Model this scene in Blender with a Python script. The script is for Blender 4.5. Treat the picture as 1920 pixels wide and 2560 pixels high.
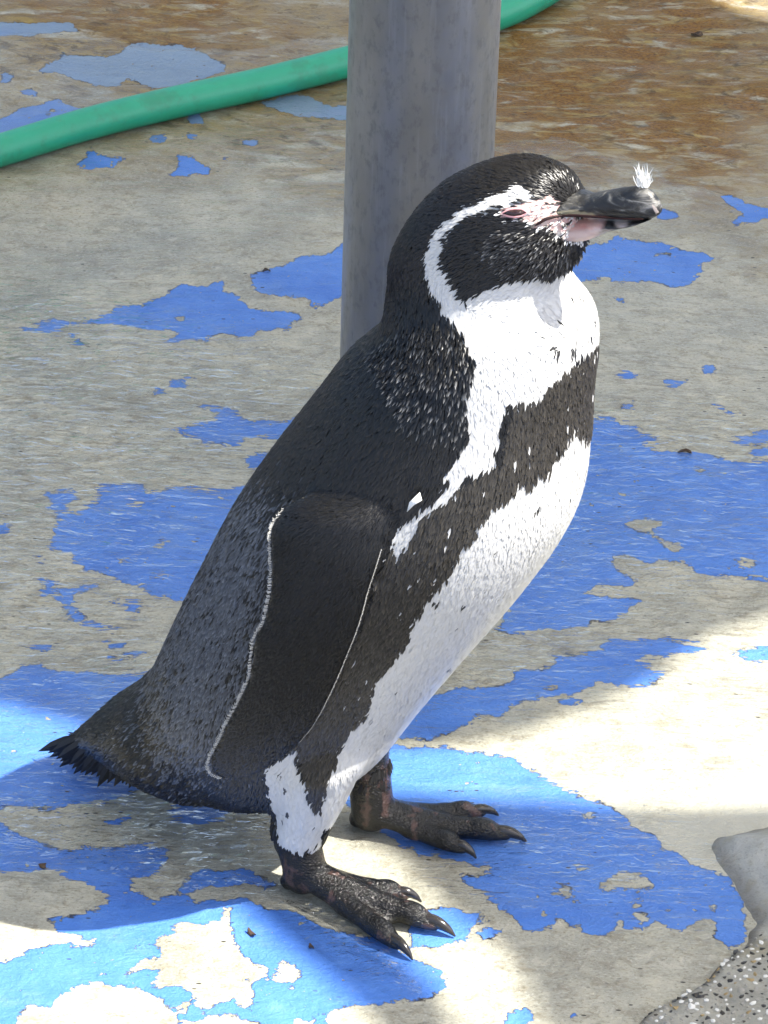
import bpy, bmesh, math, random
import numpy as np
from mathutils import Vector, Matrix
from mathutils.bvhtree import BVHTree
from mathutils.kdtree import KDTree
from mathutils.geometry import delaunay_2d_cdt

for o in list(bpy.data.objects):
    bpy.data.objects.remove(o, do_unlink=True)
SC = bpy.context.scene
COL = SC.collection
R = math.radians
rng = np.random.default_rng(7)
random.seed(7)

# ------------------------------------------------------------------ camera
W, H, F = 1920.0, 2560.0, 11070.0          # photograph size and focal length in its pixels
CAM_H, PITCH, ROLL = 1.90, R(32.0), R(-1.9)
CAM = np.array([0.0, 0.0, CAM_H])
fwd = np.array([0, math.cos(PITCH), -math.sin(PITCH)])
rt0 = np.array([1.0, 0, 0])
up0 = np.cross(rt0, fwd)
rt = rt0 * math.cos(ROLL) - up0 * math.sin(ROLL)
upv = up0 * math.cos(ROLL) + rt0 * math.sin(ROLL)
rt = np.cross(fwd, upv)
cd = bpy.data.cameras.new('camera')
cam = bpy.data.objects.new('camera', cd)
COL.objects.link(cam)
M = Matrix(((rt[0], upv[0], -fwd[0], CAM[0]), (rt[1], upv[1], -fwd[1], CAM[1]), (rt[2], upv[2], -fwd[2], CAM[2]), (0, 0, 0, 1)))
cam.matrix_world = M
cd.sensor_fit = 'VERTICAL'
cd.sensor_height = 36.0
cd.lens = F / H * 36.0
cd.clip_start, cd.clip_end = 0.05, 500.0
SC.camera = cam
SC.render.resolution_x, SC.render.resolution_y = 768, 1024

# ------------------------------------------------------------------ light
SUN_EL, SUN_AZ = R(57.0), R(-14.0)         # azimuth from +X, negative = towards the camera
S = np.array([math.cos(SUN_EL) * math.cos(SUN_AZ), math.cos(SUN_EL) * math.sin(SUN_AZ), math.sin(SUN_EL)])
wd = bpy.data.worlds.new('World')
SC.world = wd
wd.use_nodes = True
wn = wd.node_tree.nodes
sky = wn.new('ShaderNodeTexSky')
sky.sky_type = 'NISHITA'
sky.sun_disc = False
sky.sun_elevation = SUN_EL
sky.sun_rotation = math.pi / 2 - SUN_AZ
sky.air_density, sky.dust_density, sky.ozone_density = 1.0, 4.5, 1.0
wd.node_tree.links.new(sky.outputs[0], wn['Background'].inputs[0])
wn['Background'].inputs[1].default_value = 0.15
sl = bpy.data.lights.new('sun', 'SUN')
sl.energy, sl.angle, sl.color = 5.0, R(0.53), (1.0, 0.96, 0.88)
so = bpy.data.objects.new('sun', sl)
COL.objects.link(so)
so.rotation_euler = Vector(S).to_track_quat('Z', 'Y').to_euler()
so.location = (2, 0, 6)
SC.view_settings.view_transform = 'Standard'
SC.view_settings.look = 'None'
SC.view_settings.gamma = 1.0
SC.view_settings.exposure = 1.2
SC.view_settings.use_curve_mapping = False
SC.render.engine = 'CYCLES'
cy = SC.cycles
cy.max_bounces, cy.diffuse_bounces, cy.glossy_bounces, cy.transmission_bounces, cy.transparent_max_bounces = 5, 3, 2, 3, 8
cy.caustics_reflective = cy.caustics_refractive = False

# ------------------------------------------------------------------ helpers
def ray(px):
    px = np.atleast_2d(np.asarray(px, float))
    d = (px[:, :1] - W / 2) * rt - (px[:, 1:2] - H / 2) * upv + F * fwd
    return d / np.linalg.norm(d, axis=1)[:, None]

def proj(P):
    d = np.atleast_2d(P) - CAM
    z = d @ fwd
    return np.stack([W / 2 + F * (d @ rt) / z, H / 2 - F * (d @ upv) / z], 1)

def gnd(px, z=0.0):
    d = ray(px)
    t = (z - CAM_H) / d[:, 2]
    return CAM + d * t[:, None]

_lat = [np.random.default_rng(100 + i).random((256, 256)) for i in range(12)]
def vnoise(x, y, s=0):
    L = _lat[s % 12]
    xi, yi = np.floor(x).astype(int), np.floor(y).astype(int)
    fx, fy = x - xi, y - yi
    fx, fy = fx * fx * fx * (fx * (fx * 6 - 15) + 10), fy * fy * fy * (fy * (fy * 6 - 15) + 10)
    a, b = L[xi % 256, yi % 256], L[(xi + 1) % 256, yi % 256]
    c, d = L[xi % 256, (yi + 1) % 256], L[(xi + 1) % 256, (yi + 1) % 256]
    return (a + (b - a) * fx) * (1 - fy) + (c + (d - c) * fx) * fy - 0.5

def fbm(x, y, s=0, o=4):
    r, a = 0, 1.0
    for i in range(o):
        r = r + a * vnoise(x * 2 ** i + 17.3 * i, y * 2 ** i + 9.1 * i, s + i)
        a *= 0.5
    return r

def sstep(a, b, x):
    t = np.clip((x - a) / (b - a), 0, 1)
    return t * t * (3 - 2 * t)

def inpoly(P, poly):
    x, y = P[:, 0], P[:, 1]
    poly = np.asarray(poly, float)
    r = np.zeros(len(P), bool)
    for (x0, y0), (x1, y1) in zip(poly, np.roll(poly, -1, 0)):
        if y0 == y1: continue
        r ^= ((y0 > y) != (y1 > y)) & (x < (x1 - x0) * (y - y0) / (y1 - y0) + x0)
    return r

def polydist(P, poly):
    poly = np.asarray(poly, float)
    best = np.full(len(P), 1e9)
    for a, b in zip(poly, np.roll(poly, -1, 0)):
        ab = b - a
        t = np.clip(((P - a) @ ab) / max(ab @ ab, 1e-12), 0, 1)
        best = np.minimum(best, np.hypot(*(P - a - t[:, None] * ab).T))
    return best

def sdf(P, poly, clampd=1e9):
    poly = np.asarray(poly, float)
    out = np.full(len(P), -clampd)
    lo, hi = poly.min(0) - clampd, poly.max(0) + clampd
    m = ((P > lo) & (P < hi)).all(1)
    if m.any():
        Q = P[m]
        d = polydist(Q, poly)
        out[m] = np.clip(np.where(inpoly(Q, poly), d, -d), -clampd, clampd)
    return out

def crop(pts, ox, oy, s):
    return [(ox + x / s, oy + y / s) for x, y in pts]
def dd(pts):                                  # points read off the 1659-pixel view
    return [(x * 1.15732, y * 1.15732) for x, y in pts]

def mesh_obj(name, V, Fc, mat=None, parent=None, smooth=True):
    me = bpy.data.meshes.new(name)
    me.from_pydata([tuple(v) for v in V] if not isinstance(V, np.ndarray) else V.tolist(), [], Fc if not isinstance(Fc, np.ndarray) else Fc.tolist())
    me.update()
    if smooth:
        me.polygons.foreach_set('use_smooth', [True] * len(me.polygons))
    if mat: me.materials.append(mat)
    o = bpy.data.objects.new(name, me)
    COL.objects.link(o)
    if parent: o.parent = parent
    return o

def tag(o, label=None, cat=None, group=None, kind=None):
    if label: o['label'] = label
    if cat: o['category'] = cat
    if group: o['group'] = group
    if kind: o['kind'] = kind
    return o

def fattr(me, name, vals):
    a = me.attributes.new(name, 'FLOAT', 'POINT')
    a.data.foreach_set('value', np.ascontiguousarray(vals, np.float32))
def cattr(me, name, rgb):
    a = me.attributes.new(name, 'FLOAT_COLOR', 'POINT')
    c = np.ones((len(rgb), 4), np.float32)
    c[:, :3] = rgb
    a.data.foreach_set('color', c.ravel())

class NT:
    """small shader-node helper"""
    def __init__(s, name):
        s.m = bpy.data.materials.new(name)
        s.m.use_nodes = True
        s.t = s.m.node_tree
        s.n = s.t.nodes
        s.b = s.n['Principled BSDF']
        s.out = s.n['Material Output']
    def new(s, t, ins=None, **kw):
        n = s.n.new(t)
        for k, v in kw.items(): setattr(n, k, v)
        for k, v in (ins or {}).items(): s.put(n.inputs[k], v)
        return n
    def put(s, sock, v):
        if isinstance(v, bpy.types.NodeSocket): s.t.links.new(v, sock)
        else:
            if isinstance(v, tuple) and len(v) == 3 and sock.type == 'RGBA': v = v + (1,)
            sock.default_value = v
    def attr(s, name, out='Fac'):
        return s.new('ShaderNodeAttribute', attribute_name=name).outputs[out]
    def pos(s): return s.new('ShaderNodeNewGeometry').outputs['Position']
    def objc(s): return s.new('ShaderNodeTexCoord').outputs['Object']
    def mapping(s, v, scale=(1, 1, 1), rot=(0, 0, 0), loc=(0, 0, 0)):
        return s.new('ShaderNodeMapping', {'Vector': v, 'Scale': scale, 'Rotation': rot, 'Location': loc}).outputs[0]
    def noise(s, v, scale, detail=4, rough=0.55, dist=0.0):
        return s.new('ShaderNodeTexNoise', {'Vector': v, 'Scale': scale, 'Detail': detail, 'Roughness': rough, 'Distortion': dist}).outputs['Fac']
    def voro(s, v, scale, feature='F1', out='Distance'):
        n = s.new('ShaderNodeTexVoronoi', {'Vector': v, 'Scale': scale}, feature=feature)
        return n.outputs[out]
    def math(s, op, a, b=0.0, c=0.0):
        n = s.new('ShaderNodeMath', operation=op)
        for i, v in enumerate((a, b, c)): s.put(n.inputs[i], v)
        return n.outputs[0]
    def rmap(s, v, a, b, c=0.0, d=1.0, smooth=True):
        n = s.new('ShaderNodeMapRange', {'Value': v, 'From Min': a, 'From Max': b, 'To Min': c, 'To Max': d})
        if smooth: n.interpolation_type = 'SMOOTHSTEP'
        return n.outputs[0]
    def mix(s, f, a, b, bt='MIX'):
        n = s.new('ShaderNodeMix', data_type='RGBA', blend_type=bt)
        s.put(n.inputs[0], f); s.put(n.inputs[6], a); s.put(n.inputs[7], b)
        return n.outputs[2]
    def ramp(s, f, stops):
        n = s.new('ShaderNodeValToRGB', {'Fac': f})
        e = n.color_ramp.elements
        while len(e) < len(stops): e.new(0.5)
        for el, (p, c) in zip(e, stops): el.position, el.color = p, tuple(c) + (1,)
        return n.outputs[0]
    def bump(s, h, dist=0.001, strength=1.0, nrm=None):
        ins = {'Height': h, 'Distance': dist, 'Strength': strength}
        if nrm is not None: ins['Normal'] = nrm
        return s.new('ShaderNodeBump', ins).outputs[0]
    def set(s, **kw):
        names = {'col': 'Base Color', 'rough': 'Roughness', 'metal': 'Metallic', 'spec': 'Specular IOR Level', 'nrm': 'Normal', 'sub': 'Subsurface Weight', 'coat': 'Coat Weight', 'coatr': 'Coat Roughness', 'coatn': 'Coat Normal', 'sheen': 'Sheen Weight', 'ior': 'IOR'}
        for k, v in kw.items(): s.put(s.b.inputs[names[k]], v)
        return s.m

# ------------------------------------------------------------------ paint layout on the floor (pixels of the photograph, dropped onto the floor)
A = lambda p: crop(p, 0, 600, 2.074)
B = lambda p: crop(p, 0, 1200, 2.074)
C8 = lambda p: crop(p, 0, 1900, 2.074)
C2 = lambda p: crop(p, 1300, 600, 2.458)
C7 = lambda p: crop(p, 1100, 1500, 2.023)
C5 = lambda p: crop(p, 0, 0, 1.728)
def ell(cx, cy, rx, ry, n=12):
    return [(cx + rx * math.cos(i * 2 * math.pi / n), cy + ry * math.sin(i * 2 * math.pi / n)) for i in range(n)]
BLUE = [
 A([(110,465),(200,440),(330,420),(420,425),(450,395),(580,370),(600,335),(740,325),(870,300),(900,260),(960,240),(1060,250),(1170,235),(1180,280),(1240,300),(1290,370),(1400,400),(1530,400),(1560,420),(1490,480),(1400,490),(1300,490),(1180,500),(1070,510),(1040,545),(960,545),(850,535),(900,500),(890,460),(760,450),(640,440),(480,430),(330,440),(250,475),(130,475)]),
 A([(1310,220),(1370,185),(1500,140),(1540,120),(1659,115),(1780,50),(1900,60),(1900,300),(1780,330),(1700,370),(1620,380),(1600,325),(1430,305),(1340,290)]),
 A([(890,990),(960,975),(1090,960),(1110,910),(1030,875),(1110,865),(1210,880),(1210,910),(1290,930),(1560,930),(1480,1010),(1290,1030),(1210,1080),(1060,1065),(1000,1030),(930,1025)]),
 A([(850,780),(900,750),(990,735),(980,790),(900,790)]),
 A([(1270,1100),(1400,1080),(1400,1150),(1290,1150)]),
 A([(340,500),(370,510),(400,555),(360,550)]),
 A([(780,795),(830,795),(830,820),(800,820)]),
 B([(230,90),(400,75),(410,110),(330,160),(390,180),(480,140),(540,110),(540,40),(640,40),(720,60),(740,100),(880,70),(1150,40),(1320,0),(1320,620),(890,610),(780,580),(740,530),(640,500),(520,490),(440,450),(400,400),(290,370),(270,280),(290,200),(240,180)]),
 B([(230,540),(280,545),(270,585),(400,580),(540,575),(420,620),(400,690),(430,730),(520,755),(600,765),(500,780),(420,770),(370,730),(330,650),(290,620),(230,595)]),
 B([(590,625),(720,630),(740,670),(690,680)]), B([(160,830),(230,830),(270,860),(220,870)]), B([(540,895),(740,895),(760,915),(560,915)]),
 B([(0,250),(30,260),(40,310),(0,320),(-60,300)]), B([(220,430),(280,440),(270,465),(225,460)]), B([(570,830),(630,835),(610,850),(570,848)]),
 [(-120,1690),(0,1689),(48,1663),(96,1648),(110,1668),(145,1682),(337,1675),(460,1700),(900,1760),(900,1960),(569,2016),(555,2054),(482,2064),(429,2059),(444,2025),(434,1992),(386,1987),(299,1996),(241,2001),(183,2016),(120,2025),(48,2011),(0,2016),(-120,2016)],
 C8([(-150,310),(0,310),(100,380),(350,440),(800,450),(850,480),(800,580),(650,600),(720,670),(800,700),(920,680),(930,620),(1100,560),(1250,550),(1430,600),(1380,660),(1250,640),(950,670),(960,720),(1300,745),(1480,780),(1659,850),(1900,920),(2100,1010),(2260,1100),(2306,1220),(2160,1255),(1825,1280),(1727,1317),(1680,1450),(-150,1450)]),
 C8([(560,290),(680,300),(670,330),(580,325)]),
 dd([(1200,640),(1245,540),(1330,500),(1350,510),(1400,515),(1480,530),(1520,530),(1545,545),(1510,560),(1505,600),(1450,620),(1400,605),(1350,615),(1310,605),(1240,622)]),
 dd([(1395,445),(1425,440),(1460,458),(1455,472),(1410,472)]), dd([(1545,418),(1580,420),(1659,440),(1700,450),(1700,465),(1640,462),(1590,478),(1605,455),(1570,435)]),
 C2([(200,1120),(540,1115),(580,1145),(690,1160),(790,1210),(820,1260),(870,1285),(940,1270),(1060,1290),(1160,1305),(1260,1345),(1524,1350),(1750,1350),(1750,2110),(1524,2120),(1450,2090),(1370,2100),(1250,2090),(1100,2080),(1000,2030),(880,2000),(740,1990),(600,1960),(550,1950),(560,2010),(660,2070),(650,2120),(560,2110),(490,2110),(430,2170),(560,2205),(737,2220),(630,2285),(516,2335),(236,2395),(40,2425),(-150,2430),(-150,1130)]),
 C2([(1105,750),(1175,745),(1175,800),(1115,800)]), C2([(920,880),(1030,870),(1025,895),(960,925),(915,910)]), C2([(600,820),(690,840),(690,860),(620,855)]),
 C2([(1290,1180),(1400,1180),(1420,1140),(1640,1160),(1640,1200),(1390,1230),(1330,1230)]), C2([(1420,1260),(1640,1240),(1640,1300),(1460,1310)]),
 C2([(640,1030),(690,1020),(680,1060),(650,1055)]), C2([(1180,1000),(1330,1030),(1300,1045),(1190,1020)]), C2([(590,340),(650,345),(660,385),(610,375)]),
 C7([(0,490),(100,480),(240,460),(330,440),(370,400),(480,370),(600,320),(620,290),(740,275),(820,260),(870,225),(1000,240),(1080,215),(1200,205),(1310,245),(1240,270),(1180,290),(1090,310),(1000,320),(1120,370),(1080,420),(1000,420),(930,410),(870,430),(790,425),(760,460),(660,490),(520,520),(330,530),(300,580),(220,590),(200,650),(60,690),(0,690),(-250,700),(-250,500)]),
 C7([(580,550),(640,530),(700,545),(760,525),(750,550),(660,575),(600,570)]),
 C7([(1460,280),(1560,245),(1640,215),(1800,205),(1800,280),(1659,290),(1540,305)]),
 C7([(-250,730),(0,740),(100,750),(220,770),(260,800),(380,830),(450,880),(560,920),(660,960),(760,1005),(860,1060),(950,1080),(980,1130),(1050,1170),(1090,1230),(1110,1280),(1200,1275),(1290,1330),(1400,1370),(1480,1390),(1530,1470),(1560,1560),(1570,1640),(1540,1720),(1480,1750),(1440,1720),(1390,1690),(1400,1640),(1290,1610),(1280,1650),(1200,1690),(1160,1680),(1100,1650),(1050,1660),(1000,1700),(880,1660),(740,1670),(700,1620),(680,1660),(640,1650),(600,1610),(545,1610),(520,1665),(380,1650),(340,1600),(300,1560),(240,1510),(180,1500),(240,1470),(160,1440),(100,1440),(60,1370),(150,1380),(280,1360),(150,1330),(50,1310),(-100,1290),(-330,1200),(-520,1000),(-450,800)]),
 C7([(-160,1570),(-60,1550),(60,1560),(130,1600),(230,1600),(230,1630),(120,1650),(130,1720),(0,1740),(-160,1740)]),
 C7([(150,1690),(200,1660),(290,1660),(280,1710),(200,1730)]), C7([(330,2145),(400,2080),(460,2050),(500,2090),(490,2120),(420,2160)]), C7([(680,2100),(740,2080),(730,2110)]),
 C7([(-30,1940),(15,1925),(30,1960),(10,2000),(-30,2010)]),
 C5([(-150,600),(0,530),(60,490),(200,440),(280,435),(340,470),(420,500),(200,600),(0,640)]),
 C5([(310,720),(370,700),(400,660),(440,690),(540,705),(490,740),(400,735),(330,740)]), C5([(720,770),(780,730),(790,690),(850,700),(930,740),(900,755),(830,750),(800,775)]),
 C5([(-100,120),(100,110),(300,120),(380,150),(250,170),(-100,175)]),
 C5([(170,320),(300,250),(480,240),(560,200),(700,190),(850,210),(960,280),(1000,310),(700,380),(560,340),(520,370),(400,370),(300,340)]),
 C5([(1150,440),(1250,400),(1330,400),(1400,450),(1480,460),(1600,480),(1600,530),(1480,520),(1280,490),(1200,470)]),
 C5([(800,520),(850,500),(880,550),(810,555)]), C5([(620,620),(700,610),(715,635),(640,640)]), C5([(1040,600),(1100,605),(1080,625),(1035,625)]), C5([(970,685),(1010,680),(1000,700)]),
 C5([(0,320),(70,330),(60,360),(0,365)]), C5([(70,410),(140,395),(170,420),(100,425)]), C5([(820,590),(860,600),(850,620),(800,610)]),
]
CREAM = [
 C8([(-150,585),(200,565),(320,560),(400,610),(600,690),(610,715),(540,750),(470,790),(380,820),(300,840),(330,880),(430,930),(350,945),(160,970),(150,1000),(60,1020),(0,1050),(-150,1060)]),
 C8([(880,845),(950,825),(1050,840),(1130,860),(1140,800),(1180,800),(1190,880),(1250,960),(1290,1030),(1350,1090),(1340,1140),(1220,1140),(1280,1160),(1310,1200),(1280,1260),(1290,1300),(1210,1290),(1180,1250),(1100,1270),(1040,1270),(1000,1250),(920,1200),(880,1190),(830,1230),(770,1210),(830,1170),(820,1110),(730,1110),(650,1125),(635,1100),(730,1050),(800,1050),(850,1030),(770,965),(830,920),(900,890)]),
 C8([(70,1369),(90,1330),(180,1250),(250,1260),(310,1240),(390,1200),(470,1165),(560,1190),(650,1180),(660,1205),(780,1240),(870,1290),(910,1350),(900,1500),(70,1500)]),
 C8([(1350,1130),(1430,1120),(1440,1060),(1560,1080),(1530,1130),(1520,1180),(1500,1140)]), C8([(400,940),(500,935),(490,955),(410,960)]),
 C8([(910,1310),(970,1290),(970,1320),(930,1340)]), C8([(930,1369),(1050,1350),(1180,1330),(1300,1345),(1350,1380),(1350,1500),(930,1500)]), C8([(1510,1340),(1659,1330),(1659,1500),(1510,1500)]),
 C8([(1000,1255),(1040,1270),(1070,1310),(1040,1325)]), C8(ell(1505,1300,16,10)),
 C2([(610,1780),(700,1745),(780,1730),(860,1750),(880,1780),(790,1790),(850,1850),(1010,1930),(970,1950),(900,1910),(800,1840),(700,1810),(640,1800)]),
 C2([(1330,1990),(1370,1960),(1420,1965),(1450,1990),(1400,2030),(1350,2020)]), C2([(830,55),(920,60),(900,75),(840,75)]), C2([(1080,1390),(1130,1400),(1130,1430),(1100,1420)]),
 C7([(475,470),(510,440),(560,440),(600,470),(540,480)]), C7([(725,1080),(790,1070),(795,1100),(740,1118)]), C7([(640,1345),(700,1330),(770,1350),(680,1362)]),
 C7([(810,1470),(840,1410),(900,1400),(990,1385),(1050,1420),(1100,1470),(990,1460),(990,1495),(920,1470)]), C7([(550,1495),(600,1460),(665,1460),(640,1500),(695,1530),(650,1550),(620,1510)]),
 C7([(835,1585),(890,1580),(930,1620),(920,1650),(970,1690),(900,1670),(880,1620)]), C7(ell(975,1555,25,12)), C7(ell(1000,1615,30,25)), C7(ell(1150,1560,12,18)), C7(ell(1380,1560,20,30)),
 B([(780,355),(880,335),(880,350),(800,365)]), B([(580,415),(660,400),(640,430)]), B([(810,485),(880,480),(870,500),(820,500)]), B([(670,145),(710,145),(710,165),(675,170)]),
 A([(900,395),(945,395),(940,415),(905,415)]), C5([(225,485),(260,470),(275,490),(240,500)]),
]
toG = lambda poly: gnd(poly)[:, :2]

# ------------------------------------------------------------------ ground
def axis(fine0, fine1, step, far):
    mid = np.arange(fine0, fine1 + 1e-9, step)
    g = step * 1.35 ** np.arange(1, 40)
    left, right = fine0 - np.cumsum(g), fine1 + np.cumsum(g)
    return np.concatenate([left[left > -far][::-1], mid, right[right < far]])
gx, gy = axis(-0.52, 0.56, 0.004, 60), axis(2.05, 4.75, 0.005, 60)
GX, GY = np.meshgrid(gx, gy)
gp = np.stack([GX.ravel(), GY.ravel()], 1)

def relief(x, y):
    """slow unevenness of the worn concrete, metres"""
    z = 0.010 * fbm(x * 2.3, y * 2.3, 1, 3) + 0.0022 * fbm(x * 14, y * 14, 3, 3)
    # shallow dished basin edge and flow ridge across the back
    z += 0.010 * np.exp(-((y - 3.02 + 0.12 * x) / 0.06) ** 2) * sstep(0.05, 0.3, x) * 0.5
    c = gnd([(850, 2162)])[0]
    return z * sstep(0.05, 0.35, np.hypot(x - c[0], y - c[1])) 

gz = relief(gp[:, 0], gp[:, 1])
wx = gp[:, 0] + 0.010 * fbm(gp[:, 0] * 30, gp[:, 1] * 20, 5, 4)
wy = gp[:, 1] + 0.013 * fbm(gp[:, 0] * 30, gp[:, 1] * 20, 7, 4)
wp = np.stack([wx, wy], 1)
CL = 0.04
paint = np.full(len(gp), -CL)
for p in BLUE: paint = np.maximum(paint, sdf(wp, toG(p), CL))
for p in CREAM: paint = np.minimum(paint, -sdf(wp, toG(p), CL))
# beyond what the photograph shows: patches go on at random
outside = sstep(0.0, 0.25, np.maximum(np.maximum(-0.5 - gp[:, 0], gp[:, 0] - 0.55), np.maximum(2.05 - gp[:, 1], gp[:, 1] - 4.6)))
paint = paint * (1 - outside) + outside * (0.06 * fbm(gp[:, 0] * 4, gp[:, 1] * 4, 2, 4) - 0.006)
# algae film: brown at the back, rust to the right
gpx = proj(np.column_stack([gp, np.zeros(len(gp))]))
gaw = gp + np.stack([0.22 * fbm(gp[:, 0] * 5, gp[:, 1] * 4, 9, 4), 0.30 * fbm(gp[:, 0] * 5 + 5, gp[:, 1] * 4, 2, 4)], 1)
def blob(polys, soft):
    r = np.zeros(len(gp))
    for p in polys: r = np.maximum(r, sstep(-soft, soft, sdf(gaw, toG(p), soft * 1.5)))
    return r
algae = blob([dd([(-200,-80),(760,-80),(760,60),(560,120),(520,180),(380,160),(150,190),(-200,130)]), dd([(1060,-80),(1850,-80),(1850,330),(1500,330),(1250,260),(1060,230)])], 0.18)
algae = np.maximum(algae, 0.72 * blob([dd([(-200,-80),(1850,-80),(1850,380),(1000,380),(600,360),(300,330),(-200,230)])], 0.25))
rust = blob([dd([(1060,60),(1300,0),(1659,150),(1850,260),(1560,320),(1300,250),(1090,210)]), dd([(150,-50),(720,-50),(700,70),(480,110),(300,40)])], 0.10)
dull = blob([dd([(-200,-100),(1100,-100),(900,250),(520,215),(250,225),(-200,215)])], 0.12)  # blue paint greyed here to stand in for sky reflected in the water
wet = blob([dd([(-200,560),(700,820),(560,950),(250,1400),(700,1400),(900,1600),(700,1740),(600,1880),(-200,1820)]), dd([(830,1600),(1300,1500),(1400,1350),(1659,1200),(1659,900),(1250,900)]), dd([(850,1740),(1350,1740),(1600,1900),(1500,2000),(1000,1950)])], 0.12)
pale = blob([dd([(1080,1610),(1300,1560),(1500,1490),(1600,1380),(1800,1250),(1800,1745),(1300,1745)])], 0.05)  # sun patch brightness painted in: concrete whitened within its outline
nx, ny = len(gx), len(gy)
idx = np.arange(nx * ny).reshape(ny, nx)
quads = np.stack([idx[:-1, :-1].ravel(), idx[:-1, 1:].ravel(), idx[1:, 1:].ravel(), idx[1:, :-1].ravel()], 1)

g = NT('painted_concrete')
P = g.pos()
pd = g.attr('paint')
e1 = g.noise(P, 190, 4, 0.7)
e2 = g.noise(P, 40, 3, 0.6)
edge = g.math('ADD', pd, g.math('MULTIPLY', g.math('SUBTRACT', e1, 0.5), 0.013))
edge = g.math('ADD', edge, g.math('MULTIPLY', g.math('SUBTRACT', e2, 0.5), 0.014))
wt = g.attr('wet')
ripple_streak = g.noise(g.mapping(P, (34, 150, 30), (0, 0, R(-5))), 1.0, 3, 0.6, 1.4)   # water ripples' light and dark strokes, painted into colour and paint edges
edge = g.math('ADD', edge, g.math('MULTIPLY', g.math('MULTIPLY', g.math('SUBTRACT', ripple_streak, 0.5), wt), 0.034))
mask = g.rmap(edge, -0.0006, 0.0006)
# small chips out of the paint, small left-over specks on the concrete
chip = g.rmap(g.noise(P, 95, 3, 0.5), 0.70, 0.72)
chip2 = g.rmap(g.noise(P, 310, 2, 0.5), 0.735, 0.75)
mask = g.math('MULTIPLY', mask, g.math('SUBTRACT', 1.0, g.math('MAXIMUM', chip, chip2)))
rimline = g.math('MULTIPLY', g.rmap(g.math('ABSOLUTE', edge), 0.0020, 0.0003), g.rmap(g.noise(P, 38, 2), 0.56, 0.68))
flow = g.mapping(P, (22, 95, 30), (0, 0, R(-6)))
streak = g.noise(flow, 1.0, 4, 0.62, 0.9)
fine = g.noise(g.mapping(P, (1, 1.5, 1)), 330, 3, 0.7)
mott = g.noise(P, 12, 4, 0.6)
mid = g.noise(g.mapping(P, (1, 1.5, 1)), 62, 4, 0.68, 0.5)
conc = g.ramp(mott, [(0.28, (0.27, 0.262, 0.215)), (0.45, (0.41, 0.395, 0.32)), (0.60, (0.50, 0.475, 0.375)), (0.75, (0.54, 0.50, 0.385))])
blot = g.noise(g.mapping(P, (1, 1.3, 1)), 26, 4, 0.62, 0.7)
conc = g.mix(g.rmap(blot, 0.46, 0.64, 0, 0.55), conc, (0.30, 0.29, 0.235))
conc = g.mix(g.rmap(streak, 0.45, 0.65, 0, 0.25), conc, (0.30, 0.29, 0.235))
conc = g.mix(g.rmap(mid, 0.50, 0.66, 0, 0.6), conc, (0.25, 0.22, 0.155))
conc = g.mix(g.rmap(mid, 0.44, 0.34, 0, 0.5), conc, (0.56, 0.53, 0.43))
conc = g.mix(g.rmap(fine, 0.55, 0.68, 0, 0.6), conc, (0.16, 0.14, 0.10))
conc = g.mix(g.rmap(fine, 0.44, 0.33, 0, 0.5), conc, (0.62, 0.60, 0.51))
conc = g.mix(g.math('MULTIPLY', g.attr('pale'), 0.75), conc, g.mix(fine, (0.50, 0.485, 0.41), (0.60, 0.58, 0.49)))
ripple_dark = g.math('MULTIPLY', g.rmap(ripple_streak, 0.53, 0.66, 0, 0.7), wt)
ripple_light = g.math('MULTIPLY', g.rmap(ripple_streak, 0.45, 0.34, 0, 0.6), wt)
conc = g.mix(ripple_dark, conc, (0.19, 0.175, 0.135))
conc = g.mix(ripple_light, conc, (0.60, 0.585, 0.49))
al = g.attr('algae')
aln = g.math('MULTIPLY', al, g.rmap(g.noise(g.mapping(P, (14, 40, 20)), 1.0, 5, 0.65, 0.8), 0.30, 0.52))
conc = g.mix(g.math('MULTIPLY', aln, 0.95), conc, g.ramp(mid, [(0.3, (0.07, 0.034, 0.004)), (0.50, (0.21, 0.125, 0.016)), (0.72, (0.38, 0.265, 0.055))]))
conc = g.mix(g.math('MULTIPLY', al, g.rmap(g.noise(g.mapping(P, (1, 1.6, 1)), 34, 4, 0.7, 0.6), 0.52, 0.64, 0, 0.8)), conc, (0.05, 0.026, 0.006))
ru = g.math('MULTIPLY', g.attr('rust'), g.rmap(g.noise(g.mapping(P, (18, 60, 20)), 1.0, 4, 0.7, 1.0), 0.41, 0.53))
conc = g.mix(g.math('MULTIPLY', ru, 0.95), conc, g.ramp(fine, [(0.35, (0.085, 0.030, 0.002)), (0.6, (0.25, 0.115, 0.008))]))
blue = g.ramp(g.noise(P, 22, 5, 0.68), [(0.3, (0.060, 0.185, 0.600)), (0.6, (0.085, 0.235, 0.680)), (0.8, (0.13, 0.29, 0.70))])
blue = g.mix(g.rmap(streak, 0.5, 0.75, 0, 0.35), blue, (0.045, 0.13, 0.40))
blue = g.mix(g.rmap(fine, 0.62, 0.72, 0, 0.3), blue, (0.20, 0.32, 0.58))
blue = g.mix(g.math('MULTIPLY', ripple_dark, 0.7), blue, (0.035, 0.11, 0.38))
blue = g.mix(g.math('MULTIPLY', ripple_light, 0.45), blue, (0.22, 0.38, 0.74))
blue = g.mix(g.rmap(g.noise(g.mapping(P, (1, 1.5, 1)), 16, 5, 0.7), 0.52, 0.70, 0, 0.45), blue, (0.16, 0.28, 0.56))
blue = g.mix(g.math('MULTIPLY', g.attr('dull'), 0.8), blue, (0.24, 0.31, 0.35))
col = g.mix(mask, conc, blue)
col = g.mix(g.math('MULTIPLY', rimline, 0.85), col, (0.045, 0.035, 0.025))
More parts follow.
